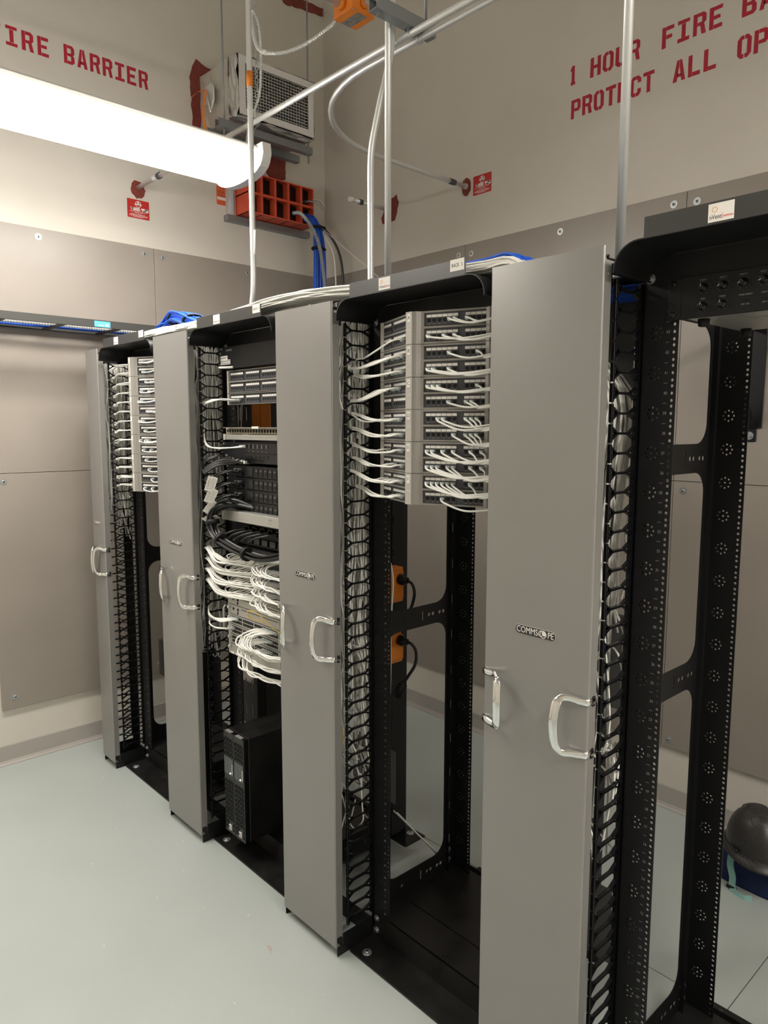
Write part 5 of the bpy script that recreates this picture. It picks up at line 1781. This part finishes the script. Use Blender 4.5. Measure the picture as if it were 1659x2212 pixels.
# red cable sleeve array
t = thing('cable_sleeve_array', 'red orange cable sleeve array of two rows in the left wall', 'cable sleeve', (XW, 1.058, 3.055))
cw, ch, dp = 0.098, 0.116, 0.16
for r in (0, 1):
    for c in range(5):
        y0, z0 = c * cw, r * ch
        mb = MB()
        e = 0.0035
        mb.plate([(y0, z0), (y0 + cw - 0.001, z0), (y0 + cw - 0.001, z0 + ch - 0.001), (y0, z0 + ch - 0.001)],
                 [[(y0 + e * 2, z0 + e * 2), (y0 + cw - 0.001 - e * 2, z0 + e * 2), (y0 + cw - 0.001 - e * 2, z0 + ch - 0.001 - e * 2), (y0 + e * 2, z0 + ch - 0.001 - e * 2)]],
                 0.002, lambda u, v, w: (dp + w, u, v), 'sleeve')
        for (a0, a1, b0, b1) in ((0, e, 0, ch), (cw - 0.001 - e, cw - 0.001, 0, ch), (0, cw - 0.001, 0, e), (0, cw - 0.001, ch - 0.001 - e, ch - 0.001)):
            mb.box(0.001, dp, y0 + a0, y0 + a1, z0 + b0, z0 + min(b1, ch - 0.001), 'sleeve')
        ya_, yb_, za_, zb_ = y0 + e, y0 + cw - e - 0.001, z0 + e, z0 + ch - e - 0.001
        mb.add([(dp - 0.012, ya_, za_), (dp - 0.055, yb_, za_), (dp - 0.055, yb_, zb_), (dp - 0.022, ya_, zb_), (0.02, ya_, za_), (0.02, yb_, za_), (0.02, yb_, zb_), (0.02, ya_, zb_)],
               [(0, 1, 2), (0, 2, 3), (4, 7, 6, 5), (0, 4, 5, 1), (3, 2, 6, 7)], 'rubber')
        mb.build('sleeve', t)
        if c < 5 and not (r == 0 and c > 3):
            for q in range(3):
                pass
mb = MB()
mb.box(0.001, 0.003, -0.060, -0.022, -0.010, 0.26, 'galv')
mb.box(0.003, 0.030, -0.024, -0.004, -0.010, 0.26, 'zinc', 0.001)
for z in (0.02, 0.09, 0.15, 0.21):
    mb.cyl((0.03, -0.014, z), (0.034, -0.014, z), 0.006, 'zinc', 8)
mb.build('side_flange', t)
mb = MB()
mb.box(0.001, 0.05, -0.075, 0.54, -0.040, -0.004, 'strut', 0.001)
mb.build('support_angle', t)

# cables leaving the sleeves and dropping in the corner
random.seed(31)
def bluedrop(i):
    a, b = random.uniform(-1, 1), random.uniform(-1, 1)
    return [(-3.06, 1.50 + 0.03 * a, 3.10 + 0.025 * b), (-3.00, 1.50 + 0.03 * a, 3.09 + 0.02 * b), (-2.955 + 0.012 * b, 1.515 + 0.028 * a, 3.02), (-2.95 + 0.016 * b, 1.53 + 0.035 * a, 2.90), (-2.955 + 0.018 * b, 1.535 + 0.04 * a, 2.72),
            (-2.96 + 0.018 * b, 1.535 + 0.034 * a, 2.50), (-2.965 + 0.016 * b, 1.535 + 0.030 * a, 2.34), (-2.97 + 0.016 * b, 1.52 + 0.03 * a, 2.29)]
strands('cable_bundle', 'thick blue cable bundle dropping from the red sleeves in the corner', bluedrop, 46, r=0.0032, mats=('blue',))
for i, z in enumerate((3.03, 2.90, 2.56)):
    P = [(-2.955 + 0.030 * cos(a), 1.528 + 0.046 * sin(a), z) for a in [2 * pi * k / 14 for k in range(14)]]
    mb = MB()
    mb.tube(P, 0.009, 'rubber', 5, closed=True)
    mb.build('hook_and_loop_tie', label='black tie around the blue drop bundle, %s' % ['top one', 'middle one', 'bottom one'][i], cat='cable tie', group='ties on the blue drop')
armoured([(-3.05, 1.40, 3.115), (-2.98, 1.405, 3.10), (-2.92, 1.43, 3.03), (-2.89, 1.475, 2.92), (-2.875, 1.50, 2.75), (-2.87, 1.515, 2.55), (-2.875, 1.52, 2.30)], 0.0125,
         'fat ribbed flexible conduit dropping beside the blue bundle', 'zinc', 'flexible_conduit', 0.013, cat='conduit')
cord([(-3.05, 1.52, 3.08), (-2.98, 1.54, 3.06), (-2.92, 1.60, 2.98), (-2.88, 1.645, 2.85), (-2.87, 1.66, 2.65), (-2.88, 1.66, 2.30)], 'black cable curving down the corner beside the blue bundle', None, 0.008, 'cabk', 8)
cord([(-3.05, 1.51, 3.085), (-2.98, 1.53, 3.05), (-2.93, 1.58, 2.95), (-2.90, 1.615, 2.80), (-2.90, 1.625, 2.30)], 'grey cable dropping between the blue bundle and the corner', None, 0.005, 'white2', 7)
def wisp(i):
    a = random.uniform(-1, 1)
    return [(-3.06, 1.49 + 0.02 * a, 3.20), (-3.02, 1.50 + 0.03 * a, 3.205 + 0.01 * a), (-2.97, 1.54 + 0.02 * a, 3.19 + 0.015 * a), (-2.95, 1.57 + 0.012 * a, 3.15 + 0.012 * a)]
strands('wire_ends', 'thin green and grey wire ends poking from the upper red sleeve', wisp, 9, r=0.0014, mats=('cabg', 'white2'))
cord([(-2.99, 1.53, 3.07), (-2.8, 1.6, 2.9), (-2.5, 1.66, 2.66), (-2.3, 1.70, 2.48), (-2.25, 1.70, 2.2)], 'thin grey wire sagging from the sleeves toward the back wall', None, 0.0018, 'white2', 5)

# ------------------------------------------------------------------ ladder runway on the left wall
t = thing('ladder_runway', 'black ladder runway along the left wall carrying flexible conduit', 'cable tray', (0, 0, 2.268))
for xx in (-2.88, -3.172):
    MB().box(xx, xx + 0.010, -2.2, 1.70, 0.0, 0.038, 'blacklit', 0.0015).build('side_rail', t)  # black rails, their reflection is painted as a lighter tone
for k in range(14):
    y = -2.04 + k * 0.275
    MB().box(-3.162, -2.88, y, y + 0.030, 0.0005, 0.008, 'black', 0.001).build('rung', t)
mb = MB()
mb.box(-2.8700, -2.8694, 0.045, 0.125, 0.004, 0.032, 'bluelab')
mb.box(-2.8694, -2.8692, 0.100, 0.115, 0.008, 0.020, 'label')
mb.box(-2.8694, -2.8692, 0.062, 0.092, 0.010, 0.013, 'label')
mb.build('blue_sticker', t)
for k in range(1):
    yy = -1.9
    mb = MB()
    mb.add([(XW + PT, yy, -0.16), (XW + PT, yy + 0.03, -0.16), (XW + PT + 0.008, yy + 0.03, -0.16), (XW + PT + 0.008, yy, -0.16),
            (-2.90, yy, -0.001), (-2.90, yy + 0.03, -0.001), (-2.885, yy + 0.03, -0.001), (-2.885, yy, -0.001)],
           [(0, 1, 2, 3), (4, 7, 6, 5), (0, 4, 5, 1), (1, 5, 6, 2), (2, 6, 7, 3), (3, 7, 4, 0)], 'black')
    mb.build('bracket', t)
armoured([(-3.04, -2.1, 2.289), (-3.05, -1.4, 2.289), (-3.04, -0.9, 2.289), (-3.055, -0.5, 2.289), (-3.04, -0.1, 2.289), (-3.055, 0.3, 2.289), (-3.04, 1.0, 2.289), (-2.95, 1.45, 2.292)],
         0.0125,
         'ribbed steel flexible conduit lying in the wall ladder runway', 'galv', 'flexible_conduit', 0.013, 6, 'conduit')
def trayrun(i):
    a = random.random()
    return [(-3.145 + 0.05 * a + 0.008 * random.uniform(-1, 1), -2.1 + 3.6 * s / 8, 2.281 + 0.004 * random.random() + 0.007 * (i % 2)) for s in range(9)]
strands('cable_bundle', 'blue cables lying in the wall ladder runway', trayrun, 10, mats=('blue',))
def ladder_to_rack(i):
    a, b = random.uniform(-1, 1), random.uniform(-1, 1)
    c = random.uniform(-1, 1)
    return [(-2.62 + 0.02 * a, 0.26 + 0.03 * b, 2.235), (-2.50, 0.245 + 0.04 * b, 2.250 + 0.012 * a), (-2.38, 0.23 + 0.05 * b, 2.262 + 0.020 * c), (-2.24, 0.19 + 0.055 * b, 2.262 + 0.024 * c), (-2.10, 0.15 + 0.055 * b, 2.240 + 0.024 * c),
            (-1.98, 0.12 + 0.05 * b, 2.210 + 0.022 * c), (-1.88, 0.11 + 0.045 * b, 2.185 + 0.016 * c), (-1.76, 0.10 + 0.045 * b, 2.175 + 0.01 * c)]
strands('cable_bundle', 'arched blue cable bundle over the manager left of RACK 2', ladder_to_rack, 60, r=0.0033, mats=('blue',))
for i, (xx, yy, zz) in enumerate(((-2.30, 0.205, 2.263), (-2.0, 0.125, 2.215))):
    mb = MB()
    P = [(xx + 0.008 * cos(a), yy + 0.050 * sin(a), zz + 0.024 * cos(a)) for a in [2 * pi * k / 14 for k in range(14)]]
    mb.tube(P, 0.007, 'rubber', 5, closed=True)
    mb.build('hook_and_loop_tie', label='dark tie on the arched blue bundle, %s' % ['left one', 'right one'][i], cat='cable tie', group='ties on the blue arch')
def vm3blue(i):
    a, b = random.uniform(-1, 1), random.uniform(-1, 1)
    return [(-0.02, 0.255 + 0.04 * b, 2.092 + 0.012 * a), (-0.10, 0.255 + 0.04 * b, 2.093 + 0.012 * a), (-0.20, 0.25 + 0.04 * b, 2.092 + 0.012 * a), (-0.29, 0.25 + 0.04 * b, 2.09 + 0.012 * a)]
strands('cable_bundle', 'blue cables seen behind the top of the nearest grey manager', vm3blue, 30, r=0.0033, mats=('blue',))
for i in range(2):
    cord([(-1.40, 0.20, 2.17), (-1.36 - 0.02 * i, 0.30, 2.24 - 0.022 * i), (-1.24, 0.38, 2.285 - 0.03 * i), (-1.08, 0.40, 2.27 - 0.03 * i), (-0.95, 0.38, 2.22 - 0.02 * i), (-0.88, 0.34, 2.16)],
         'arched black cable over the manager left of RACK 3, %s' % ['upper one', 'lower one'][i], 'arched black cables', 0.006, 'cabk', 8)

# overhead ladder piece and bracket at the right on the back wall
t = thing('wall_bracket', 'black triangular support bracket bolted to the back wall at right', 'bracket', (-0.345, YW - PT, 1.715))
MB().box(-0.025, 0.025, -0.006, 0.0, 0.0, 0.055, 'black', 0.001).build('foot', t)
MB().cyl((0.0, -0.006, 0.024), (0.0, -0.009, 0.024), 0.0165, 'zinc', 16).cyl((0, -0.009, 0.024), (0, -0.015, 0.024), 0.008, 'zinc', 6).build('anchor_bolt', t)
mb = MB()
mb.add([(-0.025, -0.004, 0.05), (0.025, -0.004, 0.05), (0.025, -0.012, 0.055), (-0.025, -0.012, 0.055),
        (-0.025, -0.33, 0.455), (0.025, -0.33, 0.455), (0.025, -0.34, 0.450), (-0.025, -0.34, 0.450)],
       [(0, 3, 2, 1), (4, 5, 6, 7), (0, 1, 5, 4), (1, 2, 6, 5), (2, 3, 7, 6), (3, 0, 4, 7)], 'black')
mb.build('brace', t)
MB().box(-0.012, 0.045, -0.008, 0.0, 0.055, 0.50, 'black', 0.001).build('upright', t)
MB().box(-0.025, 0.025, -0.36, 0.0, 0.455, 0.475, 'black', 0.001).build('arm', t)
t = thing('ladder_runway', 'black ladder runway on the back wall bracket behind the amplifier', 'cable tray', (0, 0, 2.190))
for yy in (YW - PT - 0.34, YW - PT - 0.03):
    MB().box(-0.40, 1.6, yy, yy + 0.010, 0.0005, 0.038, 'black', 0.001).build('side_rail', t)
for k in range(7):
    MB().box(-0.33 + k * 0.27, -0.305 + k * 0.27, YW - PT - 0.33, YW - PT - 0.03, 0.004, 0.02, 'black').build('rung', t)

# ------------------------------------------------------------------ orange outlet boxes behind the row
def outlet_box(z, label, cordpts, lab2):
    t = thing('outlet_box', label, 'outlet box', (-1.100, 0.385, z), 'orange outlet boxes behind the manager')
    MB().box(0.0, 0.050, -0.055, 0.055, -0.065, 0.065, 'orange', 0.004).box(0.050, 0.058, -0.050, 0.050, -0.052, 0.052, 'orange', 0.003).build('box', t)
    mb = MB()
    for zz in (-0.02, 0.02):
        mb.cyl((0.058, -0.035, zz), (0.059, -0.035, zz), 0.002, 'hole', 8)
    mb.build('cover_screws', t)
    tt = thing('plugged_lead', lab2, 'cable', (-1.042, 0.415, z + 0.022))
    MB().tube([(0.0, 0, 0), (0.018, 0.0, 0), (0.022, 0, 0.0), (0.036, 0.004, 0)], [0.020, 0.019, 0.012, 0.011], 'rubber', 14).build('plug', tt)
    P = smooth([(0.034, 0.004, 0)] + cordpts, 7)
    MB().tube(P, 0.0058, 'cabk', 8).build('cord', tt)
    return tt
outlet_box(1.195, 'upper orange outlet box behind the manager beside RACK 3', [(0.052, 0.012, -0.014), (0.058, 0.016, -0.05), (0.048, 0.01, -0.10), (0.03, 0.0, -0.15), (0.02, -0.005, -0.20)], 'black power cord plugged into the upper orange outlet box')
tt = outlet_box(0.965, 'lower orange outlet box behind the manager beside RACK 3', [(0.052, 0.012, -0.008), (0.066, 0.018, -0.035), (0.066, 0.014, -0.08), (0.046, 0.0, -0.125), (0.034, -0.008, -0.148)], 'black power cord plugged into the lower orange outlet box')
MB().tube([(0.034, -0.008, -0.145), (0.030, -0.011, -0.158), (0.029, -0.0115, -0.160), (0.008, -0.02, -0.205), (0.006, -0.021, -0.210)], [0.009, 0.010, 0.017, 0.019, 0.012], 'rubber', 10).build('connector', tt)
t = thing('outlet_box', 'orange outlet box seen through the gap in RACK 2', 'outlet box', (X2 - 0.20, 0.48, 1.79), 'orange outlet boxes')
MB().box(0.0, 0.08, -0.03, 0.03, -0.07, 0.09, 'orange', 0.004).build('box', t)
t.location = (-2.08, 0.475, 1.83)
# support posts so the boxes hang on something
MB().box(0, 0.040, -0.02, 0.02, 0, 2.29, 'black', 0.002).build('support_post', None, (-1.1405, 0.385, 0.003), label='black vertical strut carrying the two orange outlet boxes', cat='strut')
MB().box(0, 0.040, -0.02, 0.02, 0, 2.29, 'black', 0.002).build('support_post', None, (-2.1205, 0.475, 0.003), label='black vertical strut behind the gap in RACK 2', cat='strut')

for k in range(2):
    cord([(-1.06 - 0.02 * k, 0.42, 0.30), (-1.00, 0.47, 0.22), (-0.955 + 0.02 * k, 0.53, 0.13), (-0.95 + 0.015 * k, 0.53, 0.06), (-0.99, 0.48, 0.01), (-1.06, 0.42, 0.004 + 0.006 * k), (-1.12, 0.36, 0.004)],
         'white cable looping down to the floor behind the manager beside RACK 3, %s' % ['inner', 'outer'][k], 'white cables looping to the floor', 0.0028, 'white', 6)
# ------------------------------------------------------------------ floor items
def bag():
    t = thing('tool_bag', 'navy fabric bag with mint webbing on the floor at right', 'bag', (-0.075, 1.522, 0.0))
    mb = MB()
    nu, nv = 28, 12
    vs, fs = [], []
    for j in range(nv + 1):
        v = j / nv
        z = 0.145 * v
        sc = 1 - 0.10 * v ** 2
        for i in range(nu):
            a = 2 * pi * i / nu
            ca, sa = cos(a), sin(a)
            x = 0.185 * abs(ca) ** 0.55 * (1 if ca > 0 else -1) * sc
            y = 0.135 * abs(sa) ** 0.55 * (1 if sa > 0 else -1) * sc
            w = 0.004 * sin(5 * a + 6 * v) + 0.003 * sin(9 * a + 3)
            vs.append((x + w * ca, y + w * sa, z))
    for j in range(nv):
        for i in range(nu):
            k = (i + 1) % nu
            fs.append((j * nu + i, j * nu + k, (j + 1) * nu + k, (j + 1) * nu + i))
    fs.append([nv * nu + i for i in range(nu)])
    fs.append(list(range(nu))[::-1])
    mb.add(vs, fs, 'navy', True)
    mb.build('bag_body', t)
    def strap(pts, w):
        P = smooth(pts, 6)
        vv, ff = [], []
        for i, p in enumerate(P):
            tg = (P[min(i + 1, len(P) - 1)] - P[max(i - 1, 0)]).normalized()
            sd = tg.cross(Vector((0.0, -0.85, 0.5))).normalized() * (w / 2)
            nn = tg.cross(sd).normalized() * 0.0012
            vv += [p - sd - nn, p + sd - nn, p + sd + nn, p - sd + nn]
        for i in range(len(P) - 1):
            for k in range(4):
                l = (k + 1) % 4
                ff.append((i * 4 + k, i * 4 + l, i * 4 + 4 + l, i * 4 + 4 + k))
        return MB().add(vv, ff, 'mint')
    strap([(-0.112, -0.138, 0.118), (-0.108, -0.150, 0.085), (-0.095, -0.156, 0.045), (-0.092, -0.163, 0.015), (-0.072, -0.185, 0.004), (-0.035, -0.195, 0.004), (-0.012, -0.180, 0.006)], 0.024).build('strap', t)
    strap([(0.062, -0.140, 0.125), (0.070, -0.146, 0.09)], 0.022).build('strap', t)
    MB().box(-0.112, -0.074, -0.172, -0.160, 0.004, 0.014, 'rubber', 0.002).build('buckle', t)
    return t
bag()
def hard_hat(cx, cy, cz, label, rot=0.0):
    t = thing('hard_hat', label, 'hard hat', (cx, cy, cz), 'carbon patterned hard hats')
    nu, nv = 40, 14
    vs, fs = [], []
    for j in range(nv + 1):
        ph = pi / 2 * j / nv
        for i in range(nu):
            a = 2 * pi * i / nu
            rx, ry, rz = 0.112, 0.132, 0.152
            # ridge channels running front to back
            x, y, z = rx * cos(a) * cos(ph) ** 0.9, ry * sin(a) * cos(ph) ** 0.9, rz * sin(ph) ** 0.92 if ph > 0 else 0
            rg = 0.005 if abs(x) < 0.036 else (-0.003 if abs(x) < 0.048 else 0.0)
            rg *= min(1, 3 * sin(ph))
            vs.append((x, y, z + rg))
    for j in range(nv):
        for i in range(nu):
            k = (i + 1) % nu
            fs.append((j * nu + i, j * nu + k, (j + 1) * nu + k, (j + 1) * nu + i))
    o = MB().add(vs, fs, 'carbon', True).build('shell', t)
    vs, fs = [], []
    prof = [(1.0, 0.008), (1.06, 0.002), (1.14, -0.006), (1.145, -0.012), (1.05, -0.010), (0.97, 0.0)]
    for i in range(nu):
        a = 2 * pi * i / nu
        f = 1 + 0.10 * max(0, -sin(a))
        for s, z in prof:
            ss = 1 + (s - 1) * (1 + 0.9 * max(0, -sin(a)))
            vs.append((0.112 * cos(a) * ss, 0.132 * sin(a) * ss, z - 0.012 * max(0, -sin(a)) * (s - 1) / 0.14))
    m_ = len(prof)
    for i in range(nu):
        k = (i + 1) % nu
        for q in range(m_):
            l = (q + 1) % m_
            fs.append((i * m_ + q, k * m_ + q, k * m_ + l, i * m_ + l))
    MB().add(vs, fs, 'carbon', True).build('brim', t)
    mb = MB()
    mb.box(-0.113, -0.105, -0.070, -0.020, 0.004, 0.020, 'plastic', 0.003)
    mb.build('accessory_slot', t)
    t.rotation_euler = (0.0, 0, rot)
    return t
hard_hat(-0.118, 1.462, 0.158, 'black carbon patterned hard hat resting on the navy bag', 0.75)

# chips and a red plastic scrap on the floor
rd = random.Random(17)
spots = [(-0.98, -0.35), (-1.9, -0.05), (-1.7, -0.15), (-1.62, -0.30), (-2.4, -0.12), (-2.35, -0.1), (-2.2, -0.22), (-1.3, -0.1), (-0.82, -0.13), (-1.1, -0.5), (-1.5, -0.55), (-2.7, -0.08), (-2.0, -0.4), (-1.45, -0.2)]
for i, (xx, yy) in enumerate(spots):
    P = circ(0, 0, rd.uniform(0.0012, 0.0028), 5, rd.random())
    MB().prism(P, XY(0.0), 0, 0.001, 'debris').build('plaster_chip', None, (xx, yy, 0.0002), label='tiny white plaster chip on the grey green floor', cat='debris', group='white chips on the floor')
mb = MB()
mb.tube([(-0.012, 0, 0.001), (0, 0.004, 0.0012), (0.010, 0.0, 0.001), (0.006, -0.008, 0.001), (-0.006, -0.006, 0.001), (-0.010, 0.0, 0.001)], 0.0004, 'inkr', 4)
mb.tube([(0.008, -0.004, 0.001), (0.018, -0.008, 0.001), (0.024, -0.014, 0.001)], 0.0004, 'inkr', 4)
mb.build('plastic_scrap', None, (-1.108, -0.135, 0), label='small red edged plastic scrap on the floor before RACK 2', cat='debris')
MB().add([(0, 0, 0), (0.012, 0.002, 0), (0.009, 0.010, 0), (0.001, 0.008, 0), (0.005, 0.005, 0.006)], [(0, 1, 2, 3), (0, 4, 1), (1, 4, 2), (2, 4, 3), (3, 4, 0)], 'rubber').build('rubber_crumb', None, (-0.475, -0.262, 0.0005), label='small black crumb on the floor at the bottom edge', cat='debris')
